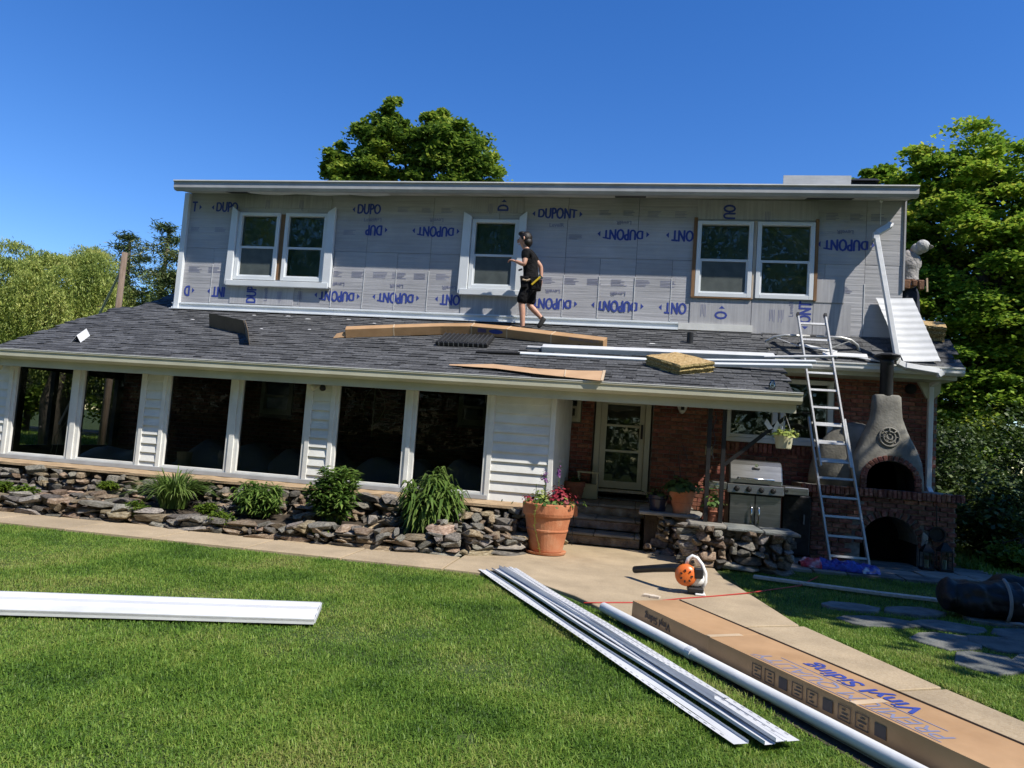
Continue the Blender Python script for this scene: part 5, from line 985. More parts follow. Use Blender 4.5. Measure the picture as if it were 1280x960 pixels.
for sd in (-1, 1):
    m_ = MB(); p0 = c; m_.tube([p0+V((sd*.05, 0, 0)), p0+V((sd*.46, 0, 0)), p0+V((sd*.62, .03, -.03)), p0+V((sd*.74, .09, -.10)), p0+V((sd*.80, .14, -.22)), p0+V((sd*.805, .16, -.27))], .026, 8); m_.build('standoff_arm', 'aluminium', ld, smooth=True)
    m_ = MB(); q = p0+V((sd*.805, .16, -.28)); m_.obox(q, (.05, 0, 0), (0, .05, .02), (0, -.01, .02)); m_.build('standoff_pad', 'black_plastic', ld)
    m_ = MB(); m_.tube([p0+V((sd*.62, .02, -.04)), V((3.30, 11.62, .02)).lerp(V((2.865, 12.82, 4.02)), .86)+V((sd*.21, 0, 0))], .008, 5); m_.build('standoff_brace', 'aluminium', ld)

# ------------------------------------------------------------------ people
def skinned(name, joints, edges, mat, parent, sub=2, root=0):
    me = bpy.data.meshes.new(name); ks = list(joints); me.from_pydata([joints[k][0] for k in ks], [(ks.index(a), ks.index(b)) for a, b in edges], [])
    o = bpy.data.objects.new(name, me); C.objects.link(o); o.modifiers.new('s', 'SKIN'); 
    if not me.skin_vertices: me.attributes
    sv = me.skin_vertices[0].data
    for i, k in enumerate(ks): q = joints[k][1]; sv[i].radius = q if isinstance(q, tuple) else (q, q); sv[i].use_root = (i == root)
    sm = o.modifiers.new('d', 'SUBSURF'); sm.levels = sub; sm.render_levels = sub
    bpy.context.view_layer.update(); res = evaluated_mesh(o, name); res.materials.clear(); res.materials.append(MATS[mat])
    res.polygons.foreach_set('use_smooth', [True]*len(res.polygons)); res.polygons.foreach_set('material_index', [0]*len(res.polygons))
    res.transform(Matrix.Translation(-W[parent.name])); return link(name, res, parent)
def hand(parent, wrist, direction, palm_n, side, curl, mat='skin'):
    d = V(direction).normalized(); n_ = V(palm_n).normalized(); s_ = d.cross(n_).normalized()*side; w0 = V(wrist)
    J = {'w': (w0, .026), 'p': (w0+d*.045, (.036, .017)), 'k': (w0+d*.085, (.038, .014))}; E = [('w', 'p'), ('p', 'k')]
    for i, (o_, l) in enumerate(((.030, .068), (.010, .076), (-.011, .070), (-.031, .054))):
        b = w0+d*.088+s_*o_; pts = [b]; dd = d.copy()
        for q, f in enumerate((.45, .32, .23)): dd = (dd+n_*curl*(q+.6)).normalized(); pts.append(pts[-1]+dd*l*f)
        for q, p in enumerate(pts): J[f'f{i}{q}'] = (p, .0085-.0008*q)
        E += [('k', f'f{i}0'), (f'f{i}0', f'f{i}1'), (f'f{i}1', f'f{i}2'), (f'f{i}2', f'f{i}3')]
    t0 = w0+d*.03+s_*.026; J['t0'] = (t0, .011); J['t1'] = (t0+d*.024+s_*.022+n_*.01, .0095); J['t2'] = (t0+d*.05+s_*.028+n_*.022, .008); E += [('p', 't0'), ('t0', 't1'), ('t1', 't2')]
    return skinned('hand', J, E, mat, parent, 1)
pm = thing('person', 'person in black shirt and shorts with a tool belt walking left on the porch roof', 'person', RP(-2.05, 12.6))
f0 = RP(-2.09, 12.5).z; f1 = RP(-1.85, 12.72).z
B = {'pelvis': (V((-2.045, 12.60, 4.36)), .115), 'waist': (V((-2.05, 12.60, 4.50)), (.125, .10)), 'chest': (V((-2.065, 12.60, 4.70)), (.145, .115)), 'neckb': (V((-2.12, 12.60, 4.89)), .075), 'neck': (V((-2.16, 12.60, 4.97)), .055), 'h1': (V((-2.19, 12.60, 5.04)), .075), 'h2': (V((-2.21, 12.60, 5.12)), .095), 'h3': (V((-2.205, 12.60, 5.20)), .07),
     'sl': (V((-2.12, 12.44, 4.84)), .062), 'el': (V((-2.125, 12.38, 4.62)), .043), 'fl': (V((-2.215, 12.39, 4.655)), .036), 'wl': (V((-2.295, 12.41, 4.69)), .026),
     'sr': (V((-2.05, 12.77, 4.85)), .062), 'er': (V((-1.90, 12.82, 4.70)), .043), 'wr': (V((-1.875, 12.80, 4.47)), .027),
     'hl': (V((-2.06, 12.50, 4.29)), .10), 'kl': (V((-2.145, 12.49, 3.98)), .060), 'cl': (V((-2.12, 12.49, 3.84)), .056), 'al': (V((-2.095, 12.49, f0+.10)), .038), 'tl': (V((-2.20, 12.47, f0+.05)), .038),
     'hr': (V((-2.03, 12.71, 4.29)), .10), 'kr': (V((-2.05, 12.72, 4.00)), .060), 'cr': (V((-1.94, 12.72, 3.90)), .055), 'ar': (V((-1.80, 12.72, 3.76)), .037), 'tr': (V((-1.84, 12.71, 3.63)), .036)}
skinned('body', B, [('pelvis', 'waist'), ('waist', 'chest'), ('chest', 'neckb'), ('neckb', 'neck'), ('neck', 'h1'), ('h1', 'h2'), ('h2', 'h3'), ('chest', 'sl'), ('sl', 'el'), ('el', 'fl'), ('fl', 'wl'), ('chest', 'sr'), ('sr', 'er'), ('er', 'wr'), ('pelvis', 'hl'), ('hl', 'kl'), ('kl', 'cl'), ('cl', 'al'), ('al', 'tl'), ('pelvis', 'hr'), ('hr', 'kr'), ('kr', 'cr'), ('cr', 'ar'), ('ar', 'tr')], 'skin', pm)
hand(pm, (-2.29, 12.41, 4.69), (-.9, .1, .15), (0, .3, -1), -1, .8); hand(pm, (-1.875, 12.80, 4.47), (.05, 0, -1), (-1, 0, 0), 1, .35)
m_ = MB(); m_.obox((-2.297, 12.6, 5.085), (.016, 0, .008), (0, .016, 0), (-.006, 0, .028)); m_.tube([(-2.275, 12.57, 5.035), (-2.285, 12.6, 5.03), (-2.275, 12.63, 5.035)], .009, 5); m_.build('face_features', 'skin', pm, bevel=.006, smooth=True)
m_ = MB()
for yy in (12.568, 12.632): m_.tube([(-2.289, yy-.012, 5.105), (-2.289, yy+.012, 5.105)], .008, 5)
m_.build('eyes', 'hair', pm)
m_ = MB(); m_.tube([(-2.19, 12.505, 5.08), (-2.175, 12.497, 5.11), (-2.185, 12.505, 5.14)], .013, 5); m_.build('ear', 'skin', pm, smooth=True)
def ell(m_, c, rx, ry, rz_, n=14, k=8): m_.loft([[(c[0]+rx*math.cos(PI*(i/k-.5))*math.cos(2*PI*j/n), c[1]+ry*math.cos(PI*(i/k-.5))*math.sin(2*PI*j/n), c[2]+rz_*math.sin(PI*(i/k-.5))) for j in range(n)] for i in range(1, k)])
m_ = MB(); ell(m_, (-2.165, 12.60, 5.145), .112, .102, .115); ell(m_, (-2.125, 12.60, 5.07), .082, .09, .09); ell(m_, (-2.225, 12.6, 5.215), .078, .075, .045); m_.build('hair', 'hair', pm, smooth=True)
skinned('shirt', {'hem': (V((-2.025, 12.60, 4.42)), (.17, .14)), 'waist': (V((-2.035, 12.60, 4.52)), (.17, .14)), 'chest': (V((-2.06, 12.60, 4.71)), (.19, .145)), 'up': (V((-2.09, 12.60, 4.86)), (.13, .10)), 'col': (V((-2.135, 12.60, 4.925)), .075), 'sl': (V((-2.12, 12.43, 4.84)), .08), 'sl2': (V((-2.13, 12.39, 4.70)), .072), 'sr': (V((-2.05, 12.78, 4.85)), .08), 'sr2': (V((-1.955, 12.81, 4.755)), .07)}, [('waist', 'hem'), ('waist', 'chest'), ('chest', 'up'), ('up', 'col'), ('up', 'sl'), ('sl', 'sl2'), ('up', 'sr'), ('sr', 'sr2')], 'cloth_black', pm, root=1)
skinned('shorts', {'w': (V((-2.035, 12.60, 4.44)), (.15, .12)), 'p': (V((-2.045, 12.60, 4.35)), (.155, .135)), 'hl': (V((-2.07, 12.50, 4.25)), .115), 'ml': (V((-2.12, 12.49, 4.10)), .105), 'kl': (V((-2.16, 12.485, 3.95)), .098), 'hr': (V((-2.03, 12.71, 4.25)), .115), 'mr': (V((-2.035, 12.72, 4.12)), .105), 'kr': (V((-2.02, 12.72, 3.985)), .095)}, [('p', 'w'), ('p', 'hl'), ('hl', 'ml'), ('ml', 'kl'), ('p', 'hr'), ('hr', 'mr'), ('mr', 'kr')], 'cloth_black', pm, root=1)
for i, (a, b, c) in enumerate((((-2.07, 12.49, f0+.055), (-2.15, 12.48, f0+.045), (-2.24, 12.47, f0+.04)), ((-1.765, 12.72, 3.79), (-1.81, 12.715, 3.70), (-1.865, 12.71, 3.60)))):
    s = skinned('shoe', {'h': (V(a), (.045, .05)), 'm': (V(b), (.05, .046)), 't': (V(c), (.045, .034))}, [('h', 'm'), ('m', 't')], 'sole', pm, root=1)
skinned('sock', {'a': (V((-2.095, 12.49, f0+.16)), .046), 'b': (V((-2.09, 12.49, f0+.07)), .05)}, [('a', 'b')], 'cloth_black', pm); skinned('sock', {'a': (V((-1.83, 12.72, 3.80)), .045), 'b': (V((-1.79, 12.72, 3.755)), .048)}, [('a', 'b')], 'cloth_black', pm)
m_ = MB(); rg = []
for z, e in ((4.385, .162), (4.45, .166)): rg.append([(-2.04+e*math.cos(2*PI*k/20), 12.60+e*.98*math.sin(2*PI*k/20), z+.02*math.sin(2*PI*k/20)) for k in range(20)])
m_.loft(rg, caps=False); m_.build('tool_belt', 'cloth_black', pm)
for (x, y, z, a) in ((-2.11, 12.43, 4.33, .075), (-1.93, 12.45, 4.31, .08), (-1.90, 12.62, 4.32, .07)): m_ = MB(); m_.prism([(x-a, y, z+.10), (x+a, y, z+.10), (x+a*.8, y, z-.10), (x-a*.6, y, z-.11)], (0, -.06, 0)); m_.build('pouch', 'cloth_black', pm, bevel=.012)
m_ = MB(); m_.bar((-1.97, 12.37, 4.28), (-1.83, 12.37, 4.42), .028, .028); m_.build('hammer_handle', 'yellow', pm); m_ = MB(); m_.tube([(-2.13, 12.36, 4.36), (-2.06, 12.355, 4.345), (-2.0, 12.36, 4.37)], .014, 6); m_.build('tool', 'tape', pm); m_ = MB(); m_.bar((-1.86, 12.37, 4.45), (-1.79, 12.37, 4.39), .022, .03); m_.build('hammer_head', 'chrome', pm)
m_ = MB(); m_.bar((-2.22, 12.42, 4.53), (-2.17, 12.45, 4.56), .03, .03); m_.build('tool_tip', 'black_plastic', pm)

p2 = thing('person', 'person in grey hooded shirt and leather tool belt hunched behind the right wall corner', 'person', (4.66, 13.4, 3.85))
pm.scale = (1.06, 1.06, 1.06)
zf = 3.84
B = {'pelvis': (V((4.62, 13.42, 4.62)), .12), 'waist': (V((4.61, 13.42, 4.76)), .12), 'chest': (V((4.62, 13.40, 5.05)), (.155, .125)), 'neckb': (V((4.61, 13.37, 5.33)), .09), 'neck': (V((4.69, 13.34, 5.38)), .06), 'h1': (V((4.75, 13.30, 5.40)), .085), 'h2': (V((4.80, 13.26, 5.44)), .09), 'h3': (V((4.79, 13.27, 5.49)), .07),
     'sl': (V((4.47, 13.42, 5.20)), .075), 'el': (V((4.34, 13.60, 5.0)), .05), 'wl': (V((4.5, 13.72, 4.95)), .03), 'sr': (V((4.74, 13.50, 5.18)), .07), 'er': (V((4.74, 13.70, 4.98)), .05), 'wr': (V((4.60, 13.78, 5.02)), .03),
     'hl': (V((4.53, 13.43, 4.54)), .10), 'kl': (V((4.52, 13.40, 4.2)), .072), 'al': (V((4.53, 13.46, zf+.08)), .045), 'tl': (V((4.5, 13.58, zf+.09)), .04), 'hr': (V((4.70, 13.43, 4.54)), .10), 'kr': (V((4.72, 13.38, 4.2)), .072), 'ar': (V((4.72, 13.46, zf+.08)), .045), 'tr': (V((4.70, 13.58, zf+.09)), .04)}
skinned('body', B, [('pelvis', 'waist'), ('waist', 'chest'), ('chest', 'neckb'), ('neckb', 'neck'), ('neck', 'h1'), ('h1', 'h2'), ('h2', 'h3'), ('chest', 'sl'), ('sl', 'el'), ('el', 'wl'), ('chest', 'sr'), ('sr', 'er'), ('er', 'wr'), ('pelvis', 'hl'), ('hl', 'kl'), ('kl', 'al'), ('al', 'tl'), ('pelvis', 'hr'), ('hr', 'kr'), ('kr', 'ar'), ('ar', 'tr')], 'skin', p2)
hand(p2, (4.5, 13.72, 4.95), (-.3, 1, .2), (-1, 0, 0), 1, .3); hand(p2, (4.6, 13.78, 5.02), (-.5, 1, .1), (-1, 0, 0), -1, .3)
skinned('shirt', {'hem': (V((4.62, 13.42, 4.83)), (.16, .15)), 'w': (V((4.61, 13.42, 4.90)), (.17, .15)), 'c': (V((4.61, 13.40, 5.06)), (.205, .17)), 'u': (V((4.59, 13.385, 5.30)), (.19, .15)), 'n': (V((4.68, 13.34, 5.39)), .12), 'sl': (V((4.48, 13.43, 5.2)), .095), 'el': (V((4.35, 13.6, 5.0)), .07), 'wl': (V((4.47, 13.69, 4.96)), .05), 'sr': (V((4.75, 13.5, 5.17)), .09), 'er': (V((4.75, 13.7, 4.98)), .07), 'wr': (V((4.63, 13.76, 5.01)), .05)}, [('w', 'hem'), ('w', 'c'), ('c', 'u'), ('u', 'n'), ('u', 'sl'), ('sl', 'el'), ('el', 'wl'), ('u', 'sr'), ('sr', 'er'), ('er', 'wr')], 'cloth_grey', p2, root=1)
m_ = MB(); ell(m_, (4.785, 13.28, 5.44), .118, .115, .118); ell(m_, (4.72, 13.33, 5.40), .11, .11, .11); m_.build('hood', 'cloth_pale', p2, smooth=True)
m_ = MB(); m_.prism([(4.84, 13.18, 5.46), (4.93, 13.18, 5.43), (4.94, 13.2, 5.40), (4.85, 13.2, 5.43)], (0, .12, 0)); m_.build('cap_brim', 'cloth_grey', p2, bevel=.008)
skinned('trousers', {'w': (V((4.62, 13.42, 4.82)), (.155, .135)), 'p': (V((4.62, 13.42, 4.64)), (.16, .145)), 'kl': (V((4.52, 13.40, 4.2)), .095), 'hl': (V((4.53, 13.42, 4.45)), .12), 'al': (V((4.53, 13.45, 3.93)), .08), 'hr': (V((4.70, 13.42, 4.45)), .12), 'kr': (V((4.72, 13.38, 4.2)), .095), 'ar': (V((4.72, 13.45, 3.93)), .08)}, [('p', 'w'), ('p', 'hl'), ('hl', 'kl'), ('kl', 'al'), ('p', 'hr'), ('hr', 'kr'), ('kr', 'ar')], 'cloth_dark_blue', p2, root=1)
for x in (4.53, 4.72): skinned('shoe', {'h': (V((x, 13.43, zf+.06)), .05), 'm': (V((x-.01, 13.53, zf+.09)), .052), 't': (V((x-.02, 13.62, zf+.12)), .042)}, [('h', 'm'), ('m', 't')], 'sole', p2, root=1)
m_ = MB(); rg = [[(4.62+.175*math.cos(2*PI*k/20), 13.42+.165*math.sin(2*PI*k/20), z) for k in range(20)] for z in (4.78, 4.85)]; m_.loft(rg, caps=False); m_.build('tool_belt', 'leather', p2)
for (x, a, h) in ((4.53, .07, .17), (4.66, .05, .12), (4.77, .06, .18)): m_ = MB(); m_.prism([(x-a, 13.27, 4.83), (x+a, 13.27, 4.83), (x+a*.8, 13.27, 4.83-h), (x-a*.8, 13.27, 4.83-h)], (0, -.05, 0)); m_.build('pouch', 'leather', p2, bevel=.02)
m_ = MB(); m_.bar((4.85, 13.22, 4.86), (4.86, 13.22, 4.62), .025, .025); m_.build('hammer_handle', 'tape', p2)

# ------------------------------------------------------------------ things on the ground
dx = V((.505, -.863, 0)).normalized(); dy = V((.863, .505, 0)).normalized()
t = thing('siding_carton', 'very long cardboard siding carton lying along the edge of the concrete path', 'cardboard box', (.07, 6.64, .025))
o0 = V((.062, 6.65, .028)); Lb, wb, hb_ = 3.9, .49, .175; kink = 1.12; off = V((.0, 0, 0)); dx2 = (dx+dy*.012).normalized(); dy2 = V((-dx2.y, dx2.x, 0)); dy2 = dy2 if dy2.dot(dy) > 0 else -dy2
def sec_(p, d): return [p, p+d*wb, p+d*wb+V((0, 0, hb_)), p+V((0, 0, hb_))]
k0 = o0+dx*kink; k1 = k0+dx2*(Lb-kink)
m_ = MB(); m_.loft([sec_(o0, dy), [q+V((0, 0, .001 if i > 1 else 0)) for i, q in enumerate(sec_(o0+dx*.5, dy))], sec_(k0-dx*.01, dy), [q+V((0, 0, -.003 if i > 1 else 0)) for i, q in enumerate(sec_(k0, dy))], sec_(k0+dx2*.012, dy2), [q+V((0, 0, .001 if i > 1 else 0)) for i, q in enumerate(sec_(k0+dx2*.75, dy2))], sec_(k0+dx2*1.35, dy2), [q+V((0, 0, .001 if i > 1 else 0)) for i, q in enumerate(sec_(k0+dx2*2.0, dy2))], sec_(k1, dy2)]); m_.v = [tuple(c+rnd.uniform(-.006, .006)*(k < 2) for k, c in enumerate(p)) for p in m_.v]; m_.build('body', 'cardboard', t, bevel=.008)
m_ = MB(); a = k0+dx2*.0; e = V((0, 0, .0035)); m_.prism([a+V((0, 0, hb_+.002))-dx*.02, a+V((0, 0, hb_+.002))+dx*.03, a+dy*wb*.62+V((0, 0, hb_+.002))+dx*.03, a+dy*wb*.62+V((0, 0, hb_+.002))-dx*.02], e); m_.build('tape_band', 'tape', t)
m_ = MB(); a = k0+dx2*1.35; m_.prism([a+V((0, 0, hb_+.002))-dx*.02, a+V((0, 0, hb_+.002))+dx*.03, a+dy*wb*.5+V((0, 0, hb_+.002))+dx*.03, a+dy*wb*.5+V((0, 0, hb_+.002))-dx*.02], e); m_.build('tape_band', 'tape', t)
m_ = MB(); a = o0+dy*(wb*.995)+V((0, 0, hb_+.0)); m_.bar(a+dx*.02, a+dx*(Lb-.05), .006, .02); m_.build('flap_edge', 'cardboard_dark', t)
zt_ = V((0, 0, hb_+.0022))
vs_ = text_mesh('Vinyl Siding', .20, 'ink', .006, .95); c = k0+dx2*1.12+dy2*.30+zt_; place_text(vs_, c, -dx2, -dy2, t)
pq = text_mesh('PREMIUM QUALITY', .17, 'ink_grey', 0, .98, .15); place_text(pq, k0+dx2*1.17+dy2*.11+zt_, -dx2, -dy2, t)
m_ = MB(); m_.obox(k0+dx2*1.17+dy2*.205+zt_, dx2*.62, dy2*.004, V((0, 0, .0005))); m_.obox(k0+dx2*1.17+dy2*.025+zt_, dx2*.72, dy2*.003, V((0, 0, .0005))); m_.build('printed_rule', 'ink_grey', t)
side = text_mesh('Vinyl Siding', .085, 'ink_black', .002, 1); place_text(side, o0+dx*.42-dy*.002+V((0, 0, .10)), -dx, V((0, 0, -1)), t)
m_ = MB(); r = random.Random(2)
for k in range(9):
    p = k0+dx2*(.55+k*.125)-dy2*.004+V((0, 0, .098))
    if k % 3 == 2: m_.obox(p, dx2*.038, dy2*.0005, V((0, 0, .036)))
    else:
        for s1, s2, q1, q2 in ((0, .041, .07, .004), (0, -.041, .07, .004)): m_.obox(p+V((0, 0, s2)), dx2*.046, dy2*.0005, V((0, 0, .0022)))
        for s1 in (-.044, .044): m_.obox(p+dx2*s1, dx2*.0022, dy2*.0005, V((0, 0, .039)))
        for q in range(3): m_.obox(p+dx2*r.uniform(-.012, .012)+V((0, 0, -.023+q*.022)), dx2*r.uniform(.012, .03), dy2*.0005, V((0, 0, .004)))
pg_ = m_.build('pictogram', 'ink_black', t, fix=False); pg_['kind'] = 'stuff'
# long white pipe, channels, soffit panel
t = thing('white_pipe', 'long white round downspout lying in the grass beside the siding carton', 'pipe', (-.19, 6.88, .06)); m_ = MB(); a, b = V((-.20, 6.90, .06)), V((1.95, 3.28, .06)); n_ = 16; m_.tube([a, a+(b-a)*.33, a+(b-a)*.331, b], [.045, .045, .042, .042], n_, caps=False); m_.tube([a+(b-a)*.002, a+(b-a)*.3], .039, n_, caps=False); m_.build('pipe', 'vinyl', t, smooth=True, fix=False)
m_ = MB(); m_.tube([a+(b-a)*.325, a+(b-a)*.34], .0475, n_); m_.build('coupling', 'vinyl', t)
def channel(label, a, b, wd, h, flip=1):
    t = thing('siding_channel', label, 'siding trim', a, 'white trim channels bundled on the lawn'); a, b = V(a), V(b); d = (b-a).normalized(); s_ = V((-d.y, d.x, 0))*flip; u = V((0, 0, 1))
    prof = [(0, h), (.0, 0), (wd*.62, 0), (wd*.62, h*.45), (wd, h*.45)]; th = .003; m_ = MB()
    for (x0, z0), (x1, z1) in zip(prof, prof[1:]):
        p = a+s_*x0+u*z0; q = a+s_*x1+u*z1; nn = ((q-p).cross(d)).normalized()*th; N = 10
        for k in range(N):
            f0_, f1_ = k/N, (k+1)/N; w0_ = V((0, 0, .006*math.sin(f0_*9+x0*50))); w1_ = V((0, 0, .006*math.sin(f1_*9+x0*50)))
            m_.add([p+(b-a)*f0_+w0_, q+(b-a)*f0_+w0_, q+(b-a)*f1_+w1_, p+(b-a)*f1_+w1_], [(0, 1, 2, 3)])
    m_.build('profile', 'vinyl', t, fix=False)
    m_ = MB(); L_ = (b-a).length; s = .06
    while s < L_-.06:
        p = a+d*s+s_*(wd*.82)+u*(h*.45+.0035+.006*math.sin(s/L_*9+wd*31)); m_.obox(p, d*.016, s_*.002, u*.0004); s += .078
    sl_ = m_.build('nail_slots', 'gutter_grey', t, fix=False); sl_['kind'] = 'stuff'
for i, (lab, ax, bx, wd, h, z) in enumerate((('leftmost white trim channel of the bundle on the lawn', (-1.62, 8.26), (.70, 4.16), .095, .016, .035), ('second white trim channel of the lawn bundle from the left', (-1.56, 8.29), (.78, 4.14), .11, .02, .045), ('shaded hollow trim channel in the middle of the lawn bundle', (-1.48, 8.33), (.58, 4.72), .11, .042, .05), ('perforated white trim channel right of the middle of the lawn bundle', (-1.43, 8.37), (.84, 4.16), .095, .02, .062), ('rightmost perforated white trim channel of the lawn bundle', (-1.36, 8.39), (.91, 4.22), .085, .016, .05))):
    channel(lab, (*ax, z), (*bx, z), wd, h, -1 if i < 1 else 1)
t = thing('soffit_panel', 'long white ribbed siding panel lying on the lawn at the left', 'siding panel', (-3.4, 5.2, .04)); m_ = MB(); a, b = V((-6.3, 4.07, 0)), V((-2.40, 5.38, 0)); d = (b-a).normalized(); s_ = V((-d.y, d.x, 0))
prof = [(0, .04), (0.0, .062), (.08, .082), (.10, .055), (.18, .062), (.20, .086), (.28, .088), (.30, .060), (.38, .066), (.40, .092), (.44, .09), (.45, .045)]
for (x0, z0), (x1, z1) in zip(prof, prof[1:]):
    p, q = a+s_*x0+V((0, 0, z0)), a+s_*x1+V((0, 0, z1)); m_.add([p, q, q+(b-a), p+(b-a)], [(0, 1, 2, 3)])
m_.build('sheet', 'vinyl', t, fix=False); m_ = MB(); e0 = b; m_.prism([e0+s_*.0+V((0, 0, .03)), e0+s_*.44+V((0, 0, .04)), e0+s_*.44+V((0, 0, .085)), e0+s_*.0+V((0, 0, .06))], d*.01); m_.build('end_edge', 'vinyl', t)
m_ = MB(); m_.prism([a+V((0, 0, .02)), b+V((0, 0, .02)), b+V((0, 0, .056)), a+V((0, 0, .056))], s_*.012); m_.build('second_sheet', 'vinyl', t)
# leaf blower
t = thing('leaf_blower', 'orange and white leaf blower with black nozzle standing on the path', 'leaf blower', (.7, 8.2, .027)); bx, by, bz = .69, 8.19, .027
m_ = MB(); ell(m_, (bx+.05, by+.02, bz+.16), .11, .10, .09); m_.build('motor_housing', 'white_plastic', t, smooth=True)
m_ = MB()
m_.lathe([(.05, -.07), (.105, -.05), (.118, -.02), (.118, .02), (.10, .05), (.05, .06)], (0, 0, 0), 20); m_.v = [(bx-.055+x, by-.05+z, bz+.20+y) for x, y, z in m_.v]; m_.build('fan_housing', 'orange_plastic', t, smooth=True)
m_ = MB()
for k in range(7): a = 2*PI*k/7; m_.obox((bx-.055+.06*math.cos(a), by-.122, bz+.20+.06*math.sin(a)), (.012*math.cos(a)+.0, 0, .012*math.sin(a)), (0, .004, 0), (-.008*math.sin(a), 0, .008*math.cos(a)))
m_.build('intake_slot', 'black_plastic', t)
m_ = MB(); m_.obox((bx+.075, by-.06, bz+.235), (.05, 0, 0), (0, .05, 0), (0, 0, .055)); m_.build('engine_block', 'black_plastic', t, bevel=.012)
m_ = MB(); m_.tube([(bx-.05, by, bz+.30), (bx-.035, by, bz+.37), (bx+.01, by, bz+.405), (bx+.06, by, bz+.385), (bx+.115, by, bz+.32), (bx+.155, by, bz+.23), (bx+.16, by, bz+.14), (bx+.13, by, bz+.06)], [.022, .021, .020, .021, .022, .023, .022, .02], 10); m_.build('handle_frame', 'white_plastic', t, smooth=True)
m_ = MB(); m_.tube([(bx-.0, by, bz+.33), (bx+.03, by, bz+.35)], .018, 8); m_.build('trigger', 'black_plastic', t)
m_ = MB(); m_.tube([(bx-.10, by+.04, bz+.25), (bx-.2, by+.12, bz+.235), (bx-.4, by+.33, bz+.17), (bx-.60, by+.55, bz+.10)], [.052, .048, .043, .042], 14, caps=False); m_.tube([(bx-.599, by+.549, bz+.1), (bx-.3, by+.23, bz+.2)], [.036, .036], 14, caps=False); m_.build('nozzle', 'black_plastic', t, smooth=True, fix=False)
m_ = MB(); m_.box(bx-.03, bx+.14, by-.09, by+.09, bz+.02, bz+.075); m_.build('base_frame', 'black_plastic', t, bevel=.012); m_ = MB(); m_.box(bx+.05, bx+.16, by-.1, by+.1, bz, bz+.022); m_.build('foot', 'white_plastic', t, bevel=.006)
m_ = MB(); m_.tube([(-.40, 7.12, .032), (-.24, 7.22, .03), (.07, 7.38, .03), (.3, 7.55, .031), (.55, 7.81, .03), (.95, 8.15, .03), (1.36, 8.51, .035), (2.1, 9.37, .03), (2.5, 10.2, .03)], .008, 6); o = m_.build('red_cable', 'cable_red', smooth=True); tag(o, 'thin red cord running across the concrete path behind the blower', 'cord')
for i, (x, y, lab) in enumerate(((.22, 7.75, 'wood chip scrap on the path below the blower nozzle'), (.30, 7.72, 'yellowish foam scrap on the path beside the wood chip'))):
    m_ = MB(); m_.prism([(x-.05, y, .027), (x+.04, y-.02, .027), (x+.06, y+.02, .03), (x-.02, y+.03, .04)], (0, 0, .02)); o = m_.build('scrap', 'board_pale'); tag(o, lab, 'scrap')
m_ = MB()
pts = [V((1.60, 9.68, .035)), V((2.2, 9.50, .04)), V((3.0, 9.34, .04)), V((4.2, 9.22, .04))]
for a, b in zip(pts, pts[1:]): m_.bar(a, b+(b-a)*.002, .12, .03)
o = m_.build('pale_board', 'board_pale'); tag(o, 'long pale board lying in the shaded grass left of the black roll', 'board')
t = thing('blue_plastic_sheet', 'crumpled blue plastic wrapper with red ends lying at the ladder feet', 'plastic wrapper', (3.0, 10.9, .05)); m_ = MB()
def wr(u, v):
    x = 2.47+1.05*u; a = v*PI; rr = .15*(1-abs(2*u-1)**6*.5)*(1+.25*noise.noise(V((u*7, v*3, 1)))); y = 11.12-.10*u
    return (x, y-rr*1.25*math.cos(a), .035+rr*1.0*math.sin(a)*(.75+.35*noise.noise(V((u*9, v*6, 4))))+.02*noise.noise(V((u*25, v*14, 2))))
m_.grid(lambda u, v: wr(.25+.75*u, v), 54, 18); m_.build('sheet', 'bag_blue', t, smooth=False, fix=False); m_ = MB(); m_.grid(lambda u, v: wr(.25*u, v), 18, 18); m_.build('red_end', 'bag_red', t, fix=False)
t = thing('black_roll', 'bulky black rolled cover tied with a grey strap on the right lawn', 'rolled cover', (4.0, 8.75, 0))
def roll(x0, y0, x1, y1, R, seed):
    m_ = MB(); a, b = V((x0, y0, R*.93)), V((x1, y1, R*.93)); d = (b-a).normalized(); s_ = V((-d.y, d.x, 0))
    rr = []
    for i in range(46):
        f = i/45; e = R*math.sqrt(max(.12, 1-max(0, (abs(2*f-1)-.7)/.3)**2.2)); row_ = []
        for k in range(40):
            th = 2*PI*k/40; q = e*(1+.26*noise.noise(V((f*3.4+seed, math.cos(th)*1.3, math.sin(th)*1.3)))-.16*abs(noise.noise(V((f*7+seed, math.cos(th)*2.4, math.sin(th)*2.4+9))))+.05*noise.noise(V((f*14, math.cos(th)*3, math.sin(th)*3+seed)))-.06*abs(math.sin(f*PI*3))**12); p = a.lerp(b, f)+s_*q*math.cos(th)*1.1+V((0, 0, q*math.sin(th)*.86)); p.z = max(p.z, .01); row_.append(p)
        rr.append(row_)
    m_.loft(rr); return m_
roll(3.36, 8.62, 4.20, 8.52, .235, 1).build('roll', 'tarp', t, smooth=True); roll(3.98, 8.92, 5.1, 9.0, .25, 5).build('roll', 'tarp', t, smooth=True)
m_ = MB(); m_.tube([(3.93, 8.55+.275*math.cos(a), .225+.255*math.sin(a)) for a in [PI*.62+PI*k/10*.85 for k in range(9)]]+[(3.99, 8.22, .06), (4.06, 8.19, .04), (4.1, 8.22, .12), (4.04, 8.27, .26)], .017, 6); m_.build('strap', 'strap', t, smooth=True)
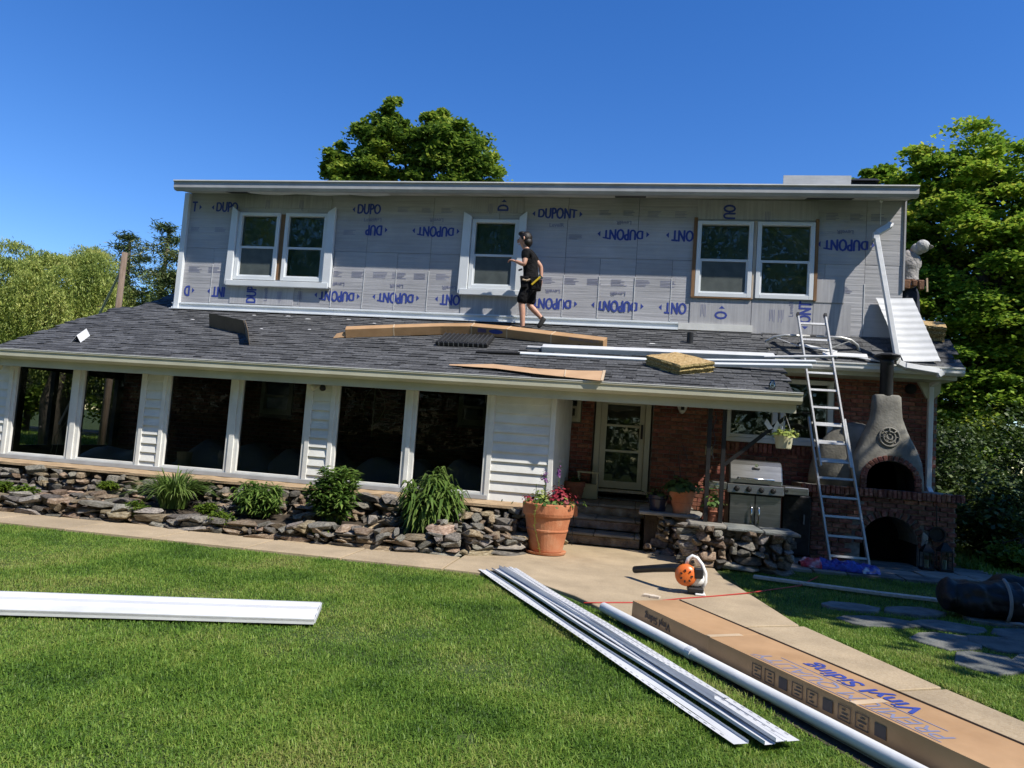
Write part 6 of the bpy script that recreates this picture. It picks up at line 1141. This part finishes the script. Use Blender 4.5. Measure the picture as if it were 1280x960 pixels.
def lantern(x, y, s, lab):
    t = thing('lantern', lab, 'lantern', (x, y, .03), 'black lanterns beside the oven arch'); z = .03; a = .075*s
    m_ = MB(); m_.box(x-a*1.15, x+a*1.15, y-a*1.15, y+a*1.15, z, z+.03); m_.build('base', 'black_metal', t); m_ = MB(); m_.box(x-a*1.1, x+a*1.1, y-a*1.1, y+a*1.1, z+.27*s, z+.29*s); m_.loft([[(x+sx*q, y+sy*q, h) for sx, sy in ((-1, -1), (1, -1), (1, 1), (-1, 1))] for q, h in ((a*1.1, z+.29*s), (a*.45, z+.37*s), (a*.3, z+.39*s))]); m_.tube([(x-.02, y, z+.39*s), (x-.03, y, z+.42*s), (x, y, z+.45*s), (x+.03, y, z+.42*s), (x+.02, y, z+.39*s)], .005, 5); m_.build('lantern_top', 'black_metal', t)
    for sx, sy in ((-1, -1), (1, -1), (1, 1), (-1, 1)): m_ = MB(); m_.box(x+sx*a-.006, x+sx*a+.006, y+sy*a-.006, y+sy*a+.006, z+.03, z+.27*s); m_.build('bar', 'black_metal', t)
    m_ = MB(); m_.box(x-a+.008, x+a-.008, y-a*.98, y-a*.98+.003, z+.03, z+.27*s); m_.build('pane', 'jar_glass', t, fix=False); m_ = MB(); m_.lathe([(.03, z+.03), (.03, z+.15*s)], (x, y, 0), 10); m_.build('candle', 'cream_pot', t)
lantern(4.48, 11.93, .98, 'left black lantern at the foot of the oven arch'); lantern(4.74, 11.95, 1.08, 'slightly taller black lantern right of the first, below the hanging pan')
t = thing('hanging_pan', 'dark round pan with long handle hanging on the oven base above the lanterns', 'pan', (4.68, 12.1, .6)); m_ = MB(); m_.lathe([(.11, 0), (.12, .02), (.12, .04), (.10, .04), (.09, .015), (.01, .015)], (0, 0, 0), 18); m_.v = [(4.68+x, 12.1-z, .56+y) for x, y, z in m_.v]; m_.build('bowl', 'black_metal', t); m_ = MB(); m_.tube([(4.67, 12.08, .67), (4.66, 12.08, 1.0)], .01, 6); m_.build('handle', 'black_metal', t)
m_ = MB(); m_.prism([(4.25, 12.03, .035), (4.33, 12.03, .035), (4.35, 12.03, .34), (4.27, 12.03, .36)], (0, .05, 0)) if False else m_.prism([(4.45, 12.05, .36), (4.52, 12.05, .32), (4.55, 12.05, .52), (4.47, 12.05, .58)], (0, .05, 0)); o = m_.build('loose_stone', 'slate_slab', bevel=.015); tag(o, 'pale stone leaning on the right flank of the lower oven arch', 'stone')

# ------------------------------------------------------------------ utility pole and trees
up_ = thing('utility_pole', 'leaning weathered wooden utility pole beyond the left end of the porch', 'utility pole', (-15.3, 18.5, 0)); m_ = MB(); m_.tube([(-15.35, 18.5, -.2), (-15.3, 18.5, 3), (-15.27, 18.5, 6.25)], [.105, .095, .08], 12); m_.build('pole', 'pole_wood', up_, smooth=True); m_ = MB(); m_.tube([(-15.28, 18.45, 5.7), (-17.3, 19.5, 3.2)], .035, 6); m_.build('guy_brace', 'cream_pot', up_)
def branchy(parent, base, top, r0, limbs, seed, mat='bark'):
    r = random.Random(seed); m_ = MB(); base, top = V(base), V(top); pts = [base.lerp(top, f)+V((r.uniform(-.15, .15), r.uniform(-.15, .15), 0))*(f > 0) for f in (0, .3, .6, 1)]; m_.tube(pts, [r0, r0*.8, r0*.55, r0*.2], 9)
    m_.build('trunk', mat, parent, smooth=True); m_ = MB()
    for k, e in enumerate(limbs):
        e = V(e); s0 = base.lerp(top, min(.95, max(.25, (e.z-base.z)/(top.z-base.z)*.6))); mid = s0.lerp(e, .5)+V((r.uniform(-.2, .2), r.uniform(-.2, .2), .25)); m_.tube([s0, mid, e], [r0*.32, r0*.2, .02], 6)
    m_.build('limbs', mat, parent, smooth=True)
def tree(name, label, base, top, r0, lobes, per, seed, L, Wd, mat, bough=.42, flat=.38, upb=.6, fill=.35, group=None, cat='tree'):
    t = thing(name, label, cat, base, group); P = crown_points(lobes, per, seed, bough, flat, fill)
    branchy(t, base, top, r0, [(l[0], l[1], l[2]) for l in lobes], seed)
    me = leaf_mesh('crown', P-np.array(base), L, Wd, mat, seed, upb); link('crown', me, t); return t
tree('maple_tree', 'broad green tree rising behind the middle of the upper roof', (-8.3, 24.6, 0), (-8.2, 24.6, 12.5), .35,
     [(-11.35, 24, 11.2, .5, .7, .85, 22), (-10.75, 24, 10.6, .85, .9, .8, 30), (-9.95, 24.2, 12.2, .85, .9, .8, 34), (-9.35, 24.2, 13.2, .42, .6, .55, 14), (-10.1, 24.2, 11.0, .8, .9, .6, 24), (-8.0, 24.8, 12.6, .8, 1, .9, 30), (-7.2, 24.8, 12.0, 1.1, 1.2, 1.15, 52), (-6.35, 25, 11.2, .85, 1, .9, 34), (-5.55, 25, 10.5, .5, .6, .45, 12), (-8.75, 24.5, 11.6, .6, .8, .9, 22), (-8.6, 24.6, 10.5, 1.2, 1.2, .7, 34), (-7.1, 24.8, 10.4, 1.3, 1.2, .8, 36), (-8.2, 24.6, 8.2, 2.4, 2, 1.4, 30)], 230, 3, .17, .11, 'maple_deep', .48, .5, .7, .25)
tree('maple_tree', 'tall layered maple filling the right edge beyond the oven', (9.5, 21.8, 0), (9.6, 21.9, 11), .4,
     [(9.0, 22.2, 10.2, 1.5, 1.6, 1.3, 34), (7.6, 22.6, 9.9, 1.1, 1.3, .9, 22), (6.7, 22.9, 10.3, .55, .7, .4, 8), (10.6, 21.8, 9.2, 1.8, 1.8, 1.6, 40), (8.2, 22.2, 8.0, 1.8, 1.8, 1.5, 48), (7.0, 22.6, 6.6, 1.2, 1.5, 1.3, 34), (10.4, 21.6, 6.6, 2.2, 2, 1.7, 56), (8.6, 21.9, 5.4, 2.1, 1.9, 1.4, 52), (7.2, 22.3, 3.8, 1.4, 1.6, 1.3, 36), (10.0, 21.4, 3.8, 2.2, 2, 1.5, 56), (8.4, 21.8, 2.4, 2.2, 1.8, 1.2, 44), (11.8, 21.5, 8, 1.8, 1.8, 2.5, 40), (12.0, 21.5, 4.5, 1.8, 1.8, 2.2, 36), (9.6, 24.2, 7.4, 2.6, 1.4, 2.6, 56), (9.4, 24.2, 3.6, 2.8, 1.4, 2.4, 56), (7.4, 22.5, 8.4, 1.2, 1.4, 1.0, 26), (10.2, 21.4, 8.2, 2.0, 1.6, 1.2, 36)], 330, 8, .145, .095, 'maple_leaf', .46, .26, .9, .3)
def willow(name, label, x, y, H, R, n, seed, mat='willow_leaf'):
    t = thing(name, label, 'tree', (x, y, 0), 'willows at the left edge'); g = np.random.default_rng(seed); branchy(t, (x, y, 0), (x, y, H*.75), .4, [(x+R*.6*math.cos(a), y+R*.6*math.sin(a), H*.72) for a in (0, 1, 2, 3, 4, 5)], seed); out = []
    for k in range(n):
        a = g.uniform(0, 2*PI); rr = R*math.sqrt((k+.5)/n)*.85; top = H*(1-.42*(rr/R)**1.8)*g.uniform(.93, 1.02); lr = R*g.uniform(.26, .42); cx, cy = x+math.cos(a)*rr, y+math.sin(a)*rr
        for q in range(52):
            b = g.uniform(0, 2*PI); m = 74; f = np.sort(g.random(m)); dr = lr*g.uniform(.35, 1.1); ln = g.uniform(.35, 1.0)*H*.42
            rad = dr*np.sin(np.minimum(f*2.6, PI/2)); zz = top+.25*lr*np.sin(np.minimum(f*5, PI))-ln*f**1.5-.35*dr
            out.append(np.stack([cx+math.cos(b)*rad+g.normal(size=m)*.06, cy+math.sin(b)*rad+g.normal(size=m)*.06, np.maximum(1.5+.7*g.random(m), zz+g.normal(size=m)*.05)], 1))
    me = leaf_mesh('crown', np.concatenate(out)-np.array([x, y, 0]), .115, .032, mat, seed, .15, (0, 0, -1)); link('crown', me, t)
willow('willow_tree', 'pale drooping willow at the far left edge', -24.2, 22.0, 8.0, 3.4, 24, 1)
willow('willow_tree', 'rounded yellow green willow just left of the utility pole', -21.0, 22.8, 7.7, 2.6, 18, 2)
willow('willow_tree', 'shaded lower willow between the far left one and the pole', -23.2, 25.8, 8.6, 3.3, 22, 4)
def pine(label, x, y, H, R, seed):
    t = thing('pine_tree', label, 'tree', (x, y, 0), 'dark pines behind the pole'); g = np.random.default_rng(seed); branchy(t, (x, y, 0), (x, y, H), .25, [], seed); out = []
    for tier in range(16):
        f = tier/15; z = H*(.22+.78*f); rr = R*(1-f)**.7*(.75+.5*g.random())+.15
        for k in range(int(7-3*f)):
            a = g.uniform(0, 2*PI); m = int(230*(1-.5*f)); s = np.sqrt(g.random(m))*rr; out.append(np.stack([x+np.cos(a)*s+g.normal(size=m)*.22, y+np.sin(a)*s+g.normal(size=m)*.22, z+.14*s+g.normal(size=m)*.10], 1))
    me = leaf_mesh('crown', np.concatenate(out)-np.array([x, y, 0]), .26, .045, 'pine_needle', seed, .6); link('crown', me, t)
pine('tallest dark pine directly left of the upper wall', -19.6, 26.0, 9.2, 3.0, 1); pine('dark pine standing behind the top of the utility pole', -22.6, 27.6, 9.2, 2.8, 2); pine('low dense pine between the pole and the roof edge', -18.2, 25.0, 7.0, 2.6, 3)
# undergrowth at the right and far hedges
def shrub(label, x, y, H, R, n, seed, mat='dark_foliage', group=None, L=.10, Wd=.06, nm='bush'):
    t = thing(nm, label, 'bush', (x, y, 0), group); lob = [(x, y, H*.5, R, R, H*.5, n)]; P = crown_points(lob, 190, seed, .5, .6, .5); P[:, 2] = np.maximum(P[:, 2], .02); branchy(t, (x, y, 0), (x, y, H*.7), .05, [(x+R*.5, y, H*.6), (x-R*.5, y, H*.6)], seed); link('crown', leaf_mesh('crown', P-np.array([x, y, 0]), L, Wd, mat, seed, .5), t)
shrub('dark bush just right of the oven base', 6.4, 14.3, 1.7, .9, 40, 1, group='bushes right of the oven'); shrub('broad dark bush at the right frame edge behind the roll', 8.0, 14.6, 1.9, 1.2, 50, 2, group='bushes right of the oven'); shrub('tall dark bush under the maple behind the brick corner', 6.3, 16.3, 2.6, 1.0, 50, 3, group='bushes right of the oven'); shrub('dark bush far behind the oven below the maple crown', 8.4, 17.6, 2.8, 1.6, 60, 4, group='bushes right of the oven')
shrub('small bright green sapling in front of the dark bushes', 6.1, 12.9, .7, .28, 12, 5, 'weed_leaf', None, .09, .06, 'sapling')
shrub('low green tuft at the right frame edge beside the sapling', 6.9, 12.6, .45, .3, 12, 6, 'shrub_leaf', None, .1, .04, 'sapling')
m_ = MB(); m_.prism([(7.0, 17.0, .55), (10.5, 17.6, .55), (10.5, 17.9, .55), (7.0, 17.3, .55)], (0, 0, .06)); o = m_.build('stone_coping', 'slate_slab'); tag(o, 'pale stone coping line among the bushes at the right edge', 'stone wall')
for i, (x, y, H, R) in enumerate(((-33, 34, 6, 3.2), (-27, 35, 7, 3.0), (-38, 37, 8, 3.5), (-22, 37, 6.5, 3.0), (-31, 40, 9, 4))):
    tree('hedge_tree', ['leafy tree across the road seen through the second porch window', 'leafy tree across the road behind the willows', 'far left tree across the road', 'tree across the road hidden below the pines', 'tallest tree across the road'][i], (x, y, 0), (x, y, H*.8), .2, [(x, y, H*.62, R, R, H*.36, 46), (x, y, H*.28, R*.8, R*.8, H*.25, 26)], 110, 60+i, .34, .22, 'maple_deep', .42, .5, .5, .4, 'trees across the road')
# shade trees standing right of the frame
for i, (x, y, z, R, lab) in enumerate(((10.6, 6.0, 7.0, 2.9, 'tree right of the lawn shading the flagstones'), (10.7, 9.4, 8.4, 2.5, 'tree right of the oven shading the patio'), (8.5, 6.4, 7.2, 1.8, 'smaller tree right of the path shading the near lawn'))):
    tree('shade_tree', lab, (x, y, 0), (x, y, z+1), .22, [(x, y, z, R, R, R*.72, 56), (x+.6, y-1, z-1.2, R*.8, R*.8, R*.5, 26)], 105, 80+i, .26, .19, 'maple_leaf', .42, .35, .6, .45, 'trees right of the frame')
g = np.random.default_rng(5); n = 42000; P = np.stack([g.uniform(-42, 36, n), g.uniform(-22, -15, n), g.uniform(0, 1, n)], 1); P[:, 2] = P[:, 2]**.9*(19+3.5*np.sin(P[:, 0]*.35)+2*np.sin(P[:, 0]*.9+1))
fw2 = link('far_wood', leaf_mesh('far_wood', P, .62, .5, 'maple_deep', 9, .4), None, 'stuff'); tag(fw2, 'wood behind the viewer that the windows reflect', 'trees')
